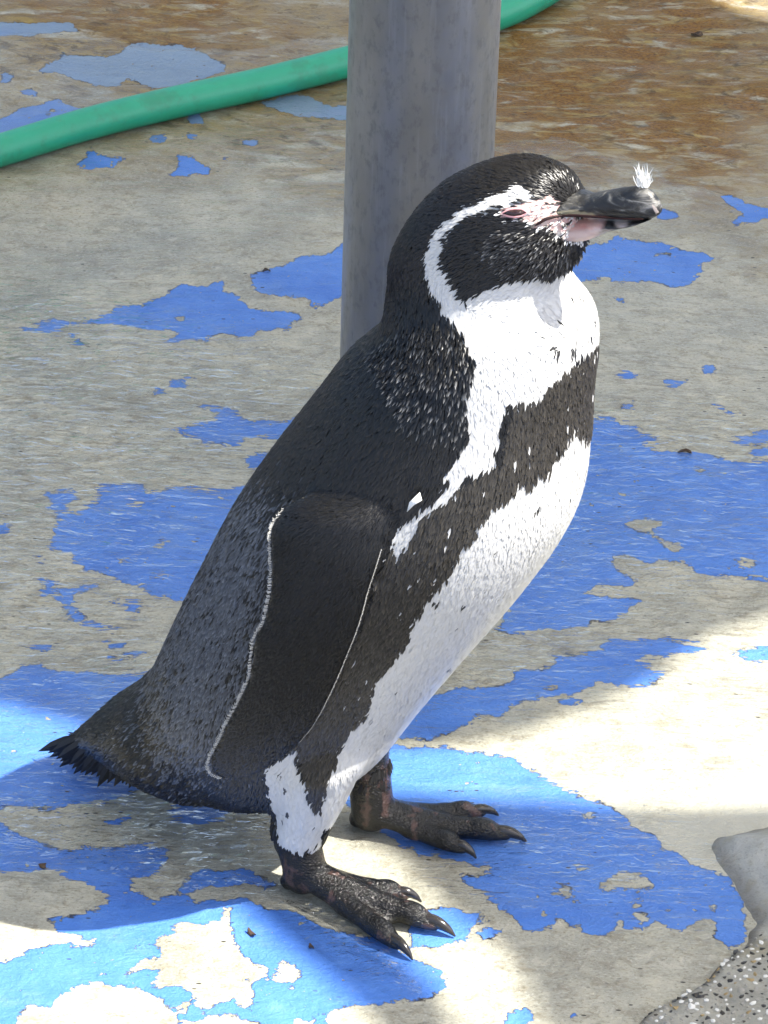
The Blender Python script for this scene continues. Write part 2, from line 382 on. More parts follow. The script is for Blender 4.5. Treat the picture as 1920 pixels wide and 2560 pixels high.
# dark grit
grit = g.math('MULTIPLY', g.rmap(g.voro(g.mapping(P, (1, 2.4, 1)), 48), 0.11, 0.07), g.rmap(g.noise(P, 11, 2), 0.47, 0.60))
col = g.mix(grit, col, (0.03, 0.026, 0.02))
hgt = g.math('ADD', g.math('MULTIPLY', mask, 1.3), g.math('ADD', g.math('MULTIPLY', fine, 0.5), g.math('ADD', g.math('MULTIPLY', mid, 0.9), g.math('MULTIPLY', streak, 0.25))))
g.set(col=col, rough=g.rmap(mott, 0.3, 0.7, 0.42, 0.68), nrm=g.bump(hgt, 0.0026, 0.9), spec=0.4)
ground = mesh_obj('ground', np.column_stack([gp, gz]), quads, g.m)
tag(ground, kind='structure')
fattr(ground.data, 'paint', paint)
fattr(ground.data, 'algae', algae)
fattr(ground.data, 'rust', rust)
fattr(ground.data, 'dull', dull)
fattr(ground.data, 'wet', wet)
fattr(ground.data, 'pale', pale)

# ------------------------------------------------------------------ running water film
wxs, wys = np.arange(-0.56, 0.60, 0.0036), np.arange(2.06, 4.5, 0.0036)
WX, WY = np.meshgrid(wxs, wys)
fp = np.stack([WX.ravel(), WY.ravel()], 1)
def blobw(polys, soft):
    r = np.zeros(len(fp))
    for p in polys: r = np.maximum(r, sstep(-soft, soft, sdf(fp, toG(p), soft * 1.5)))
    return r
amp = 0.15 + 0.55 * blobw([dd([(-200,560),(700,820),(560,950),(250,1400),(700,1400),(900,1600),(700,1740),(-200,1700)]), dd([(830,1600),(1300,1500),(1400,1350),(1659,1200),(1659,900),(1250,900)]), dd([(850,1740),(1350,1740),(1600,1900),(1500,2000),(1000,1950)])], 0.06)
amp = np.maximum(amp, 1.0 * blobw([dd([(-200,1715),(480,1730),(610,1790),(600,1950),(-200,1880)])], 0.03))
foam = blobw([dd([(610,1965),(650,1960),(730,2010),(800,2060),(870,2100),(900,2150),(840,2150),(740,2090),(660,2020)])], 0.012)
u, v = fp[:, 0], fp[:, 1]
u2 = u + 0.03 * fbm(u * 5, v * 5, 4, 2)
v2 = v + 0.03 * fbm(u * 4 + 3, v * 4, 6, 2)
rip = fbm(u2 * 28, v2 * 95, 2, 3) + 0.6 * fbm(u2 * 60, v2 * 150 + 7, 5, 2)
wz = 0.0032 + 0.0036 * amp * rip + 0.0032 * foam * fbm(u * 90, v * 120, 8, 3) + foam * 0.002
tc = gnd([(1290, 2100)])[0]
rr_ = np.hypot(u - tc[0], v - tc[1])
wz += 0.0007 * np.sin(rr_ * 2 * math.pi / 0.0165) * np.exp(-rr_ / 0.07) * sstep(0.01, 0.03, rr_)
wz += relief(u, v)
fwp = fp.copy(); fp = fp + 0.055 * np.stack([fbm(fp[:, 0] * 9, fp[:, 1] * 9, 3, 4), fbm(fp[:, 0] * 9, fp[:, 1] * 9, 8, 4)], 1)
dry = blobw([dd([(-200,1860),(300,1960),(600,1960),(720,2070),(1000,2212),(1000,2400),(-200,2400)]), dd([(980,2000),(1659,2010),(1800,2400),(900,2400)]), dd([(1000,-300),(2200,-300),(2200,380),(1500,400),(1250,330),(1000,330)]), dd([(-400,-300),(1000,-300),(1000,60),(500,100),(-400,60)])], 0.02) * (1 - foam)
wz -= 0.006 * dry
fp = fwp
nxw, nyw = len(wxs), len(wys)
idw = np.arange(nxw * nyw).reshape(nyw, nxw)
qw = np.stack([idw[:-1, :-1].ravel(), idw[:-1, 1:].ravel(), idw[1:, 1:].ravel(), idw[1:, :-1].ravel()], 1)
keep = dry[qw].min(1) < 0.95
wm = NT('clear_water')
tr = wm.new('ShaderNodeBsdfTransparent', {'Color': (0.99, 0.995, 0.995, 1)})
wP = wm.pos()
wn1 = wm.noise(wm.mapping(wP, (26, 95, 10), (0, 0, R(-6))), 1.0, 3, 0.6, 1.2)
wn2 = wm.noise(wm.mapping(wP, (75, 230, 10), (0, 0, R(-3))), 1.0, 2, 0.6, 0.8)
wh = wm.math('MULTIPLY', wm.math('ADD', wn1, wm.math('MULTIPLY', wn2, 0.20)), wm.attr('ripple'))
wb = wm.bump(wh, 0.0095, 1.0)
gl = wm.new('ShaderNodeBsdfGlossy', {'Color': (1, 1, 1, 1), 'Roughness': 0.09, 'Normal': wb})
wg = wm.new('ShaderNodeNewGeometry')
wd_ = wm.new('ShaderNodeVectorMath', operation='DOT_PRODUCT')
wm.t.links.new(wg.outputs['Incoming'], wd_.inputs[0]); wm.t.links.new(wb, wd_.inputs[1])
wc = wm.math('SUBTRACT', 1.0, wm.math('ABSOLUTE', wd_.outputs['Value']))
fr = wm.math('ADD', 0.012, wm.math('MULTIPLY', wm.math('POWER', wc, 5.5), 0.98))   # Schlick, the same from both faces
mx = wm.new('ShaderNodeMixShader', {0: fr})
wm.t.links.new(tr.outputs[0], mx.inputs[1]); wm.t.links.new(gl.outputs[0], mx.inputs[2])
wm.t.links.new(mx.outputs[0], wm.out.inputs['Surface'])
water = mesh_obj('water_film', np.column_stack([fp, wz]), qw[keep], wm.m)
fattr(water.data, 'ripple', np.clip(amp + foam, 0.1, 1.3))
tag(water, kind='structure')

# ------------------------------------------------------------------ added unseen canopy overhead, its gaps cut to place the sun patches
CZ = 2.75
def up_to_added_canopy(poly):
    q = gnd(poly)
    return [(p[0] + S[0] / S[2] * CZ, p[1] + S[1] / S[2] * CZ) for p in q]
LIT = [
 # large gap over the bird, the lower left and the bright strip behind the tail
 [(-900,1560),(-300,1690),(0,1748),(180,1800),(340,1862),(560,1880),(960,1868),(1180,1862),(1300,1835),(1480,1770),(1640,1690),(1730,1610),(1830,1560),(2100,1500),(2500,1480),(2500,1990),(2100,2005),(1820,2014),(1600,2016),(1400,2008),(1180,1994),(1000,1984),(880,1988),(800,2040),(830,2085),(960,2110),(1060,2190),(1150,2290),(1240,2350),(1310,2430),(1350,2530),(1380,2640),(1150,2680),(1110,2500),(1040,2430),(960,2380),(860,2320),(740,2255),(640,2215),(570,2225),(640,2290),(760,2400),(860,2480),(960,2580),(980,2700),(-900,2700)],
 [(1690,-40),(1780,18),(1860,45),(1960,70),(2150,80),(2150,-120),(1690,-120)],
]
cu = bpy.data.curves.new('added_canopy_curve', 'CURVE')
cu.dimensions = '2D'; cu.fill_mode = 'BOTH'; cu.extrude = 0.008
def spl(pts):
    s = cu.splines.new('POLY'); s.points.add(len(pts) - 1)
    for p, q in zip(s.points, pts): p.co = (q[0], q[1], 0, 1)
    s.use_cyclic_u = True
def rnd(poly, n=2):
    p = np.array(poly, float)
    for _ in range(n):
        q = np.roll(p, -1, 0)
        p = np.stack([0.75 * p + 0.25 * q, 0.25 * p + 0.75 * q], 1).reshape(-1, 2)
    return p
spl([(-2.0, 1.2), (4.6, 1.2), (4.6, 7.0), (-2.0, 7.0)])
for L in LIT: spl(rnd(up_to_added_canopy(L)))
tmp = bpy.data.objects.new('tmp', cu); COL.objects.link(tmp)
dg = bpy.context.evaluated_depsgraph_get()
cme = bpy.data.meshes.new_from_object(tmp.evaluated_get(dg))
bpy.data.objects.remove(tmp, do_unlink=True)
cm = NT('added_canopy_cloth')
cP = cm.pos()
ctr = cm.new('ShaderNodeBsdfTranslucent', {'Color': (0.86, 0.84, 0.75, 1)})  # tint and translucency tune the light under the added canopy
cdf = cm.new('ShaderNodeBsdfDiffuse', {'Color': cm.mix(cm.noise(cP, 300, 2), (0.72, 0.71, 0.67), (0.80, 0.79, 0.75))})
cmx = cm.new('ShaderNodeMixShader', {0: 0.40})
cm.t.links.new(cdf.outputs[0], cmx.inputs[1]); cm.t.links.new(ctr.outputs[0], cmx.inputs[2]); cm.t.links.new(cmx.outputs[0], cm.out.inputs['Surface'])
cme.name = 'added_canopy'
cme.materials.clear(); cme.materials.append(cm.m)
can = bpy.data.objects.new('added_canopy', cme); COL.objects.link(can)
can.location.z = CZ
tag(can, 'added unseen shade canopy with gaps shaped to place the sun patches', 'canopy')

# ------------------------------------------------------------------ steel pole
pm = NT('dull_steel')
pP = pm.objc()
v1 = pm.noise(pm.mapping(pP, (16, 16, 5)), 1.0, 4, 0.6)
v2n = pm.noise(pm.mapping(pP, (120, 120, 70)), 1.0, 4, 0.7)
v3 = pm.noise(pm.mapping(pP, (230, 230, 14)), 1.0, 3, 0.6)
pc = pm.ramp(v1, [(0.3, (0.30, 0.295, 0.285)), (0.5, (0.40, 0.393, 0.38)), (0.7, (0.50, 0.495, 0.485))])
pc = pm.mix(pm.rmap(v2n, 0.50, 0.66, 0, 0.5), pc, (0.20, 0.20, 0.205))
pc = pm.mix(pm.rmap(v3, 0.54, 0.68, 0, 0.35), pc, (0.55, 0.56, 0.58))
pm.set(col=pc, metal=0.6, rough=pm.rmap(v2n, 0.3, 0.7, 0.34, 0.50), nrm=pm.bump(v2n, 0.0005, 0.5))
pb = gnd([(1018, 1245)])[0]
PR = 0.0578
def ring(cx, cy, z, r, n): return [(cx + r * math.cos(2 * math.pi * i / n), cy + r * math.sin(2 * math.pi * i / n), z) for i in range(n)]
def lathe(prof, n, name, mat, parent=None):
    V = [p for (r, z) in prof for p in ring(0, 0, z, r, n)]
    Fc = [(k * n + i, k * n + (i + 1) % n, (k + 1) * n + (i + 1) % n, (k + 1) * n + i) for k in range(len(prof) - 1) for i in range(n)]
    Fc += [tuple(range(n))[::-1], tuple(range((len(prof) - 1) * n, len(prof) * n))]
    return mesh_obj(name, V, Fc, mat, parent)
pole = bpy.data.objects.new('steel_pole', None); COL.objects.link(pole)
pole.location = (pb[0], pb[1], float(relief(pb[:1], pb[1:2])[0]) - 0.004)
tag(pole, 'thick dull grey steel pole standing behind the penguin', 'pole')
lathe([(PR, 0.0), (PR, CZ + 0.0)], 64, 'shaft', pm.m, pole)
fl = lathe([(0.085, 0.0), (0.085, 0.010), (0.082, 0.013), (PR + 0.001, 0.013)], 48, 'base_flange', pm.m, pole)
for k in range(4):
    a = k * math.pi / 2 + 0.6
    bo = lathe([(0.008, 0.012), (0.008, 0.020), (0.006, 0.022)], 6, 'bolt', pm.m, fl)
    bo.location = (0.0715 * math.cos(a), 0.0715 * math.sin(a), 0)

# ------------------------------------------------------------------ tubes / lofts
def catmull(Pt, n):
    Pt = np.asarray(Pt, float)
    if Pt.ndim == 1: Pt = Pt[:, None]
    m = len(Pt)
    t = np.linspace(0, m - 1, n)
    i = np.clip(np.floor(t).astype(int), 0, m - 2)
    f = (t - i)[:, None]
    E = np.vstack([2 * Pt[0] - Pt[1], Pt, 2 * Pt[-1] - Pt[-2]])
    p0, p1, p2, p3 = E[i], E[i + 1], E[i + 2], E[i + 3]
    return 0.5 * (2 * p1 + (p2 - p0) * f + (2 * p0 - 5 * p1 + 4 * p2 - p3) * f ** 2 + (3 * p1 - p0 - 3 * p2 + p3) * f ** 3)

def rings_mesh(rings, caps=True):
    n = len(rings[0]); V = np.vstack(rings); Fc = []
    for k in range(len(rings) - 1):
        for i in range(n):
            Fc.append((k * n + i, k * n + (i + 1) % n, (k + 1) * n + (i + 1) % n, (k + 1) * n + i))
    if caps:
        V = np.vstack([V, rings[0].mean(0), rings[-1].mean(0)])
        a, b = len(V) - 2, len(V) - 1
        for i in range(n):
            Fc.append((a, (i + 1) % n, i))
            Fc.append((b, (len(rings) - 1) * n + i, (len(rings) - 1) * n + (i + 1) % n))
    return V, Fc

def tube(pts, rad, n=18, steps=None, flat=1.0, upd=(0, 0, 1), roundcap=True):
    """tapered tube; flat scales the radius along upd"""
    steps = steps or len(pts) * 6
    Pt, Rd = catmull(pts, steps), catmull(rad, steps)[:, 0]
    T = np.gradient(Pt, axis=0); T /= np.linalg.norm(T, axis=1)[:, None]
    if roundcap:
        for end in (0, -1):
            r = Rd[end]; t = T[end] * (1 if end == -1 else -1)
            ex = [(Pt[end] + t * r * math.sin(a), r * math.cos(a), T[end]) for a in (0.5, 0.95, 1.3)]
            if end == -1:
                for p, q, tt in ex: Pt, Rd, T = np.vstack([Pt, p]), np.append(Rd, q), np.vstack([T, tt])
            else:
                for p, q, tt in ex: Pt, Rd, T = np.vstack([p, Pt]), np.insert(Rd, 0, q), np.vstack([tt, T])
    rings = []
    for p, r, t in zip(Pt, Rd, T):
        s = np.cross(t, upd); s /= np.linalg.norm(s) + 1e-9
        w = np.cross(s, t)
        a = np.linspace(0, 2 * math.pi, n, endpoint=False)
        rings.append(p + r * (np.cos(a)[:, None] * s + flat * np.sin(a)[:, None] * w))
    return rings_mesh(rings)

# ------------------------------------------------------------------ green hose
hm = NT('green_hose_rubber')
hP = hm.objc()
hc = hm.mix(hm.noise(hP, 30, 4), (0.012, 0.30, 0.175), (0.022, 0.40, 0.245))
hc = hm.mix(hm.rmap(hm.noise(hP, 140, 4, 0.7), 0.6, 0.8, 0, 0.3), hc, (0.10, 0.30, 0.18))
hc = hm.mix(hm.rmap(hm.noise(hP, 22, 4, 0.7), 0.52, 0.66, 0, 0.4), hc, (0.035, 0.20, 0.12))
hm.set(col=hc, rough=0.38, spec=0.5, nrm=hm.bump(hm.noise(hP, 400, 2), 0.0004, 0.4))
hr = 0.0152
hpx = [(-900,640),(-500,528),(-200,440),(0,384),(220,324),(440,266),(660,209),(880,153),(1070,96),(1250,36),(1350,-12),(1460,-80),(1560,-170),(1640,-300)]
hp = gnd(hpx, hr)
hp[:, 2] = hr + relief(hp[:, 0], hp[:, 1]) + 0.001
V, Fc = tube(hp, [hr] * len(hp), 24, 120)
hose = mesh_obj('garden_hose', V, Fc, hm.m)
tag(hose, 'thick green rubber hose lying across the wet floor behind the pole', 'hose')

# ------------------------------------------------------------------ kerb in the corner: smooth hump and exposed-aggregate mortar
KP = [(1770,2100),(1768,2128),(1800,2165),(1845,2212),(1876,2268),(1870,2330),(1800,2390),(1720,2460),(1630,2520),(1520,2585),(1500,2900),(2500,2900),(2500,2020),(2100,2030),(1930,2055),(1830,2075)]
kg = rnd(toG(KP), 2)
kx0, ky0 = kg.min(0); kx1, ky1 = kg.max(0)
kx, ky = np.arange(kx0, kx1, 0.0035), np.arange(ky0, ky1, 0.0035)
KX, KY = np.meshgrid(kx, ky)
kp = np.stack([KX.ravel(), KY.ravel()], 1)
kw = kp + 0.008 * np.stack([fbm(kp[:, 0] * 30, kp[:, 1] * 30, 1, 3), fbm(kp[:, 0] * 30, kp[:, 1] * 30, 4, 3)], 1)
ks = sdf(kw, kg, 0.3)
kpx = proj(np.column_stack([kp, np.zeros(len(kp))]))
hump = sstep(2420, 2200, kpx[:, 1])
def kerb_h(s, hump):
    low = 0.010 * sstep(-0.003, 0.012, s) + 0.010 * sstep(0.0, 0.09, s)
    hi = 0.060 * np.clip(1 - np.exp(-np.clip(s + 0.004, 0, 1) / 0.085), 0, 1)
    return low * (1 - hump) + hi * hump
kz = kerb_h(ks, hump) - 0.006 + 0.0035 * fbm(kp[:, 0] * 40, kp[:, 1] * 40, 2, 4) * sstep(-0.004, 0.02, ks) * (1.15 - hump) - 0.02 * sstep(-0.004, -0.02, ks)
idk = np.arange(len(kp)).reshape(len(ky), len(kx))
qk = np.stack([idk[:-1, :-1].ravel(), idk[:-1, 1:].ravel(), idk[1:, 1:].ravel(), idk[1:, :-1].ravel()], 1)
qk = qk[ks[qk].max(1) > -0.012]
km = NT('kerb_mortar')
kP = km.pos()
agg = km.attr('mortar')
kn, kf = km.noise(kP, 35, 5, 0.6), km.noise(kP, 380, 4, 0.7)
kc = km.ramp(kn, [(0.3, (0.25, 0.245, 0.21)), (0.5, (0.34, 0.33, 0.28)), (0.7, (0.42, 0.405, 0.34))])
kc = km.mix(km.rmap(kf, 0.55, 0.72, 0, 0.7), kc, (0.15, 0.135, 0.10))
kc = km.mix(km.rmap(km.noise(kP, 14, 3), 0.52, 0.65, 0, 0.5), kc, (0.30, 0.26, 0.14))
ksm = km.ramp(kn, [(0.3, (0.30, 0.31, 0.30)), (0.6, (0.42, 0.43, 0.41)), (0.8, (0.50, 0.50, 0.45))])
ksm = km.mix(km.rmap(kf, 0.54, 0.68, 0, 0.5), ksm, (0.20, 0.20, 0.18)); ksm = km.mix(km.rmap(km.noise(kP, 55, 4), 0.48, 0.64, 0, 0.6), ksm, (0.30, 0.29, 0.23))
kcol = km.mix(agg, ksm, kc)
kcol = km.mix(km.math('MULTIPLY', km.attr('gap'), km.rmap(kn, 0.35, 0.6, 0.55, 1.0)), kcol, (0.06, 0.045, 0.028))
km.set(col=kcol, rough=0.6, nrm=km.bump(km.math('ADD', kf, kn), 0.0016, 0.9))
kerb = mesh_obj('kerb', np.column_stack([kp, kz]), qk, km.m)
fattr(kerb.data, 'mortar', 1 - hump)
fattr(kerb.data, 'gap', sstep(0.016, 0.003, ks) * (1 - hump * 0.5))
tag(kerb, 'low grey concrete kerb with exposed pebbles and a smooth rounded hump', 'kerb')
def pebble_mesh(seed, name, mat):
    bm = bmesh.new()
    bmesh.ops.create_icosphere(bm, subdivisions=1, radius=1.0)
    r = random.Random(seed)
    for vv in bm.verts:
        vv.co *= r.uniform(0.6, 1.2)
    me = bpy.data.meshes.new(name); bm.to_mesh(me); bm.free()
    me.materials.append(mat)
    return me
def stone_mat(name, a, b, rough):
    m = NT(name); p = m.objc()
    m.set(col=m.mix(m.noise(p, 3, 4), a, b), rough=rough)
    return m.m
smats = [stone_mat('white_pebble', (0.62, 0.60, 0.55), (0.85, 0.84, 0.80), 0.35), stone_mat('black_pebble', (0.012, 0.011, 0.010), (0.05, 0.045, 0.04), 0.3), stone_mat('grey_pebble', (0.22, 0.21, 0.18), (0.42, 0.40, 0.35), 0.5), stone_mat('ochre_pebble', (0.24, 0.16, 0.06), (0.42, 0.32, 0.16), 0.5)]
pmesh = [pebble_mesh(i, 'pebble', smats[i % 4]) for i in range(12)]
cand = np.nonzero((ks > 0.006) & (hump < 0.25) & (kpx[:, 0] < 1935) & (kpx[:, 1] < 2590))[0]
taken = []
for i in rng.permutation(cand):
    if len(taken) >= 260: break
    p = kp[i]
    if any((p[0] - q[0]) ** 2 + (p[1] - q[1]) ** 2 < 0.0042 ** 2 for q in taken): continue
    taken.append(p)
    o = bpy.data.objects.new('pebble', pmesh[int(rng.choice([0, 1, 2, 3, 4, 5, 6, 8, 9, 10]))])
    COL.objects.link(o); o.parent = kerb
    r = float(rng.uniform(0.0010, 0.0024)) * (1.3 if rng.random() < 0.15 else 1)
    o.location = (p[0], p[1], kz[i] - r * 0.12)
    o.scale = (r * rng.uniform(0.9, 1.5), r * rng.uniform(0.8, 1.3), r * 0.7)
    o.rotation_euler = (rng.uniform(-.3, .3), rng.uniform(-.3, .3), rng.uniform(0, 6.28))

# ------------------------------------------------------------------ PENGUIN
G_near, G_far = gnd([(768, 2238)])[0], gnd([(938, 2082)])[0]
O = (G_near + G_far) / 2
lat = G_far - G_near; HALF = np.linalg.norm(lat) / 2
lat = lat / np.linalg.norm(lat)                       # to the bird's left, away from the camera
head_d = np.array([lat[1], -lat[0], 0.0])              # the way it faces
print('yaw', math.degrees(math.atan2(head_d[1], head_d[0])), 'feet apart', HALF * 2)
upz = np.array([0, 0, 1.0])
def sag(px, l=0.0):
    """pixel -> point on the bird's mid plane (shifted sideways by l)"""
    d = ray(px)
    t = ((O + lat * l - CAM) @ lat) / (d @ lat)
    return CAM + d * t[:, None]
def local(P):
    q = np.atleast_2d(P) - O
    return np.stack([q @ head_d, q @ lat, q[:, 2]], 1)
def world(Q):
    Q = np.atleast_2d(Q)
    return O + Q[:, :1] * head_d + Q[:, 1:2] * lat + Q[:, 2:3] * upz

def loft(pairs, widths, n=44, steps=70, l=0.0, sq=1.0):
    pb_, pf_ = np.array([p[0] for p in pairs], float), np.array([p[1] for p in pairs], float)
    mid = sag((pb_ + pf_) / 2, l)
    a, b = sag(pb_, l), sag(pf_, l)
    e = b - a; e /= np.linalg.norm(e, axis=1)[:, None]
    nrm = pf_ - pb_; hpx_ = np.linalg.norm(nrm, axis=1) / 2; nrm /= 2 * hpx_[:, None]
    base = proj(mid)
    kp_ = ((proj(mid + e * 0.01) - base) * nrm).sum(1) / 0.01
    kl_ = ((proj(mid + lat * 0.01) - base) * nrm).sum(1) / 0.01
    w = np.asarray(widths, float)
    lw = np.minimum(np.abs(w * kl_), 0.86 * hpx_)
    rp = np.sqrt(hpx_ ** 2 - lw ** 2) / np.abs(kp_)
    ev = e * rp[:, None]
    mid, ev, w = catmull(mid, steps), catmull(ev, steps), catmull(w, steps)[:, 0]
    th = np.linspace(0, 2 * math.pi, n, endpoint=False)
    rings = [m + np.cos(th)[:, None] * q + np.sin(th)[:, None] * lat * max(ww, 0.001) for m, q, ww in zip(mid, ev, w)]
    return rings_mesh(rings)

torso_pairs = [dd(p) for p in [
 [(500,1655),(640,1700)], [(410,1610),(690,1712)], [(342,1540),(745,1698)], [(318,1458),(810,1668)], [(350,1385),(900,1570)], [(400,1270),(1000,1455)], [(460,1145),(1110,1330)],
 [(520,1030),(1200,1210)], [(600,920),(1243,1110)], [(690,810),(1254,990)], [(756,728),(1262,885)], [(806,686),(1284,780)], [(834,650),(1276,705)], [(838,605),(1242,652)], [(845,568),(1222,615)],
 [(868,515),(1215,570)], [(905,455),(1190,520)], [(960,400),(1150,460)]]]
torso_w = [0.022, 0.052, 0.072, 0.088, 0.103, 0.107, 0.109, 0.108, 0.103, 0.095, 0.086, 0.076, 0.066, 0.056, 0.051, 0.049, 0.044, 0.030]
head_pairs = [dd(p) for p in [[(872,520),(872,580)], [(905,446),(905,640)], [(960,381),(960,640)], [(1035,346),(1035,632)], [(1105,334),(1105,628)], [(1170,348),(1170,622)], [(1210,372),(1214,605)], [(1232,398),(1236,575)], [(1246,420),(1252,552)], [(1256,440),(1258,520)]]]
head_w = [0.018, 0.036, 0.0445, 0.047, 0.0455, 0.039, 0.030, 0.021, 0.0145, 0.008]
tail_pairs = [dd(p) for p in [[(430,1370),(540,1715)], [(365,1400),(455,1690)], [(302,1464),(372,1656)], [(246,1506),(300,1628)], [(205,1546),(238,1614)], [(172,1576),(194,1608)], [(152,1594),(162,1606)]]]
tail_w = [0.086, 0.078, 0.060, 0.043, 0.030, 0.019, 0.008]
parts = [loft(torso_pairs, torso_w), loft(head_pairs, head_w, steps=50), loft(tail_pairs, tail_w, steps=40)]

def on_ground(px, z): return gnd([px], z)[0]
# thighs, shanks and feet; each toe is laid out from where it stands on the floor
def leg(root, top, thigh_r, toes, near):
    out, skin = [], []
    rz = root.copy(); rz[2] = 0.0
    ank = rz + upz * 0.020 - head_d * 0.004
    shank_top = rz + upz * (0.046 if near else 0.088) - head_d * (0.010 if near else 0.012)
    out.append(tube([top, (top + shank_top) / 2 + head_d * 0.004, shank_top], [thigh_r, thigh_r * 0.66, 0.0175 if near else 0.012], 24))
    skin.append(tube([shank_top + upz * 0.012, shank_top, ank + upz * 0.008, ank - upz * 0.003], [0.0158, 0.0160, 0.0158, 0.0150], 20))
    ends = []
    for tip, zt, rr in toes:
        tp = on_ground(tip, zt)
        d = tp - rz; d[2] = 0
        s = np.cross(d / np.linalg.norm(d), upz)
        p = [ank, rz + d * 0.24 + upz * 0.0165, rz + d * 0.52 + upz * 0.0120, rz + d * 0.78 + upz * 0.0095, rz + d * 0.93 + upz * 0.0075]
        skin.append(tube(p, [0.0135, rr * 1.15, rr * 1.0, rr * 0.95, rr * 0.66], 16, 24, flat=0.85))
        for kf in (0.40, 0.60, 0.76):                  # knuckles
            skin.append(tube([rz + d * (kf - 0.03) + upz * 0.0118, rz + d * (kf + 0.03) + upz * 0.0113], [rr * 1.02, rr * 1.02], 12, 4, flat=0.85))
        ends.append((rz, d, rr))
    skin.append(tube([ank + upz * 0.001, rz - head_d * 0.014 + upz * 0.008], [0.0125, 0.0085], 14, flat=0.9))
    for (r0, d0, _), (r1, d1, _) in zip(ends[:-1], ends[1:]):       # webs
        pts = []
        for f in (0.12, 0.3, 0.5, 0.76):
            pts.append(r0 + d0 * f + upz * (0.0140 - 0.0075 * f))
        mid = [(r0 + (d0 + d1) / 2 * 0.70) + upz * 0.0070]
        for f in (0.76, 0.5, 0.3, 0.12):
            pts.append(r1 + d1 * f + upz * (0.0140 - 0.0075 * f))
        pts = pts[:4] + mid + pts[4:]
        n = len(pts); Vt = [p + upz * 0.003 for p in pts] + [p - upz * 0.0045 for p in pts]
        Fw = [tuple(range(n)), tuple(range(2 * n - 1, n - 1, -1))] + [(i, n + i, n + (i + 1) % n, (i + 1) % n) for i in range(n)]
        bm = bmesh.new()
        vs = [bm.verts.new(p) for p in Vt]
        for f in Fw: bm.faces.new(vs[::1][f[0]] if False else [vs[k] for k in f])
        bmesh.ops.recalc_face_normals(bm, faces=bm.faces)
        bmesh.ops.triangulate(bm, faces=bm.faces)
        bm.verts.index_update()
        skin.append((np.array([v.co[:] for v in bm.verts]), [tuple(v.index for v in f.verts) for f in bm.faces]))
        bm.free()
    return out, skin, ends
near_top = world([[0.002, -0.046, 0.13]])[0]
far_top = world([[0.004, 0.044, 0.13]])[0]
n_toes = [((1030, 2247), 0.004, 0.0076), ((1108, 2326), 0.004, 0.0092), ((1010, 2380), 0.004, 0.0084)]
f_toes = [((1222, 2036), 0.004, 0.0076), ((1286, 2096), 0.004, 0.0090), ((1170, 2134), 0.004, 0.0082)]
ln, sn, en = leg(G_near, near_top, 0.040, n_toes, True)
lf, sf, ef = leg(G_far, far_top, 0.027, f_toes, False)

# raw shapes -> ray target for the flipper and the face
def merge(list_):
    V, Fc, k = [], [], 0
    for v, f in list_:
        V.append(np.asarray(v)); Fc += [tuple(i + k for i in q) for q in f]; k += len(v)
    return np.vstack(V), Fc
V0, F0 = merge(parts + ln + lf)
bvh = BVHTree.FromPolygons([tuple(v) for v in V0], F0)

FL = crop([(820,405),(700,446),(560,490),(440,560),(385,640),(370,700),(372,800),(376,900),(365,1020),(335,1150),(290,1220),(272,1330),(262,1430),(205,1560),(150,1660),(100,1770),(58,1850),(50,1900),(70,1935),(120,1955),(240,1955),(370,1895),(440,1845),(510,1780),(600,1670),(690,1500),(790,1265),(842,1120),(880,980),(910,890),(950,760),(1010,660),(1075,575),(1150,480),(1180,400),(1080,330),(940,340)], 500, 1000, 2.074)
FL = np.array(FL)
def densify(poly, step):
    out = []
    for a, b in zip(poly, np.roll(poly, -1, 0)):
        k = max(1, int(np.hypot(*(b - a)) / step))
        out += [a + (b - a) * i / k for i in range(k)]
    return np.array(out)
sm = FL.copy()
fo = densify(sm, 12)
gxx, gyy = np.meshgrid(np.arange(FL[:, 0].min(), FL[:, 0].max(), 14), np.arange(FL[:, 1].min(), FL[:, 1].max(), 14))
inn = np.stack([gxx.ravel(), gyy.ravel()], 1)
inn = inn[(sdf(inn, FL) > 9)]
hits = []
for p, d in zip(inn, ray(inn)):
    h = bvh.ray_cast(Vector(CAM), Vector(d))
    if h[0] is not None: hits.append(h[0][:])
hl = local(np.array(hits))
def quad(a, z): return np.stack([np.ones_like(a), a, z, a * a, a * z, z * z], 1)
cf, *_ = np.linalg.lstsq(quad(hl[:, 0], hl[:, 2]), hl[:, 1], rcond=None)
res = hl[:, 1] - quad(hl[:, 0], hl[:, 2]) @ cf
shift = max(0.0, -(np.quantile(res, 0.04)))
print('flipper shift', shift)
def flip_pts(px, off):
    """points on the fitted sheet, off = metres further out from the body"""
    d = ray(px); t = np.full(len(px), 3.0)
    for _ in range(12):
        q = local(CAM + d * t[:, None])
        want = quad(q[:, 0], q[:, 2]) @ cf - shift - off
        t = t + (want - q[:, 1]) / (d @ lat)
    return CAM + d * t[:, None]
def root_off(px): return -0.030 * (1 - sstep(-30, 300, (px - np.array([1030, 1165])) @ np.array([-0.45, 0.89])))
allp = np.vstack([fo, inn])
FRONT = np.array(crop([(1180,400),(1075,575),(950,760),(880,980),(842,1120),(790,1265),(690,1500),(600,1670),(510,1780),(370,1895),(240,1955)], 500, 1000, 2.074))
def rear(px):
    fxx = np.interp(px[:, 1], FRONT[:, 1], FRONT[:, 0])
    return 0.013 * np.clip((fxx - px[:, 0]) / 250, 0, 1.1) * sstep(1180, 1330, px[:, 1])
ed = np.concatenate([np.zeros(len(fo)), polydist(inn, FL)])
bul = 0.0042 * np.sqrt(np.clip(ed / 70, 0, 1)) 
outer = flip_pts(allp, 0.0095 + bul + root_off(allp) + rear(allp))
inner_l = local(flip_pts(allp, 0.0095 + root_off(allp) + rear(allp))); inner_l[:, 1] += 0.0050
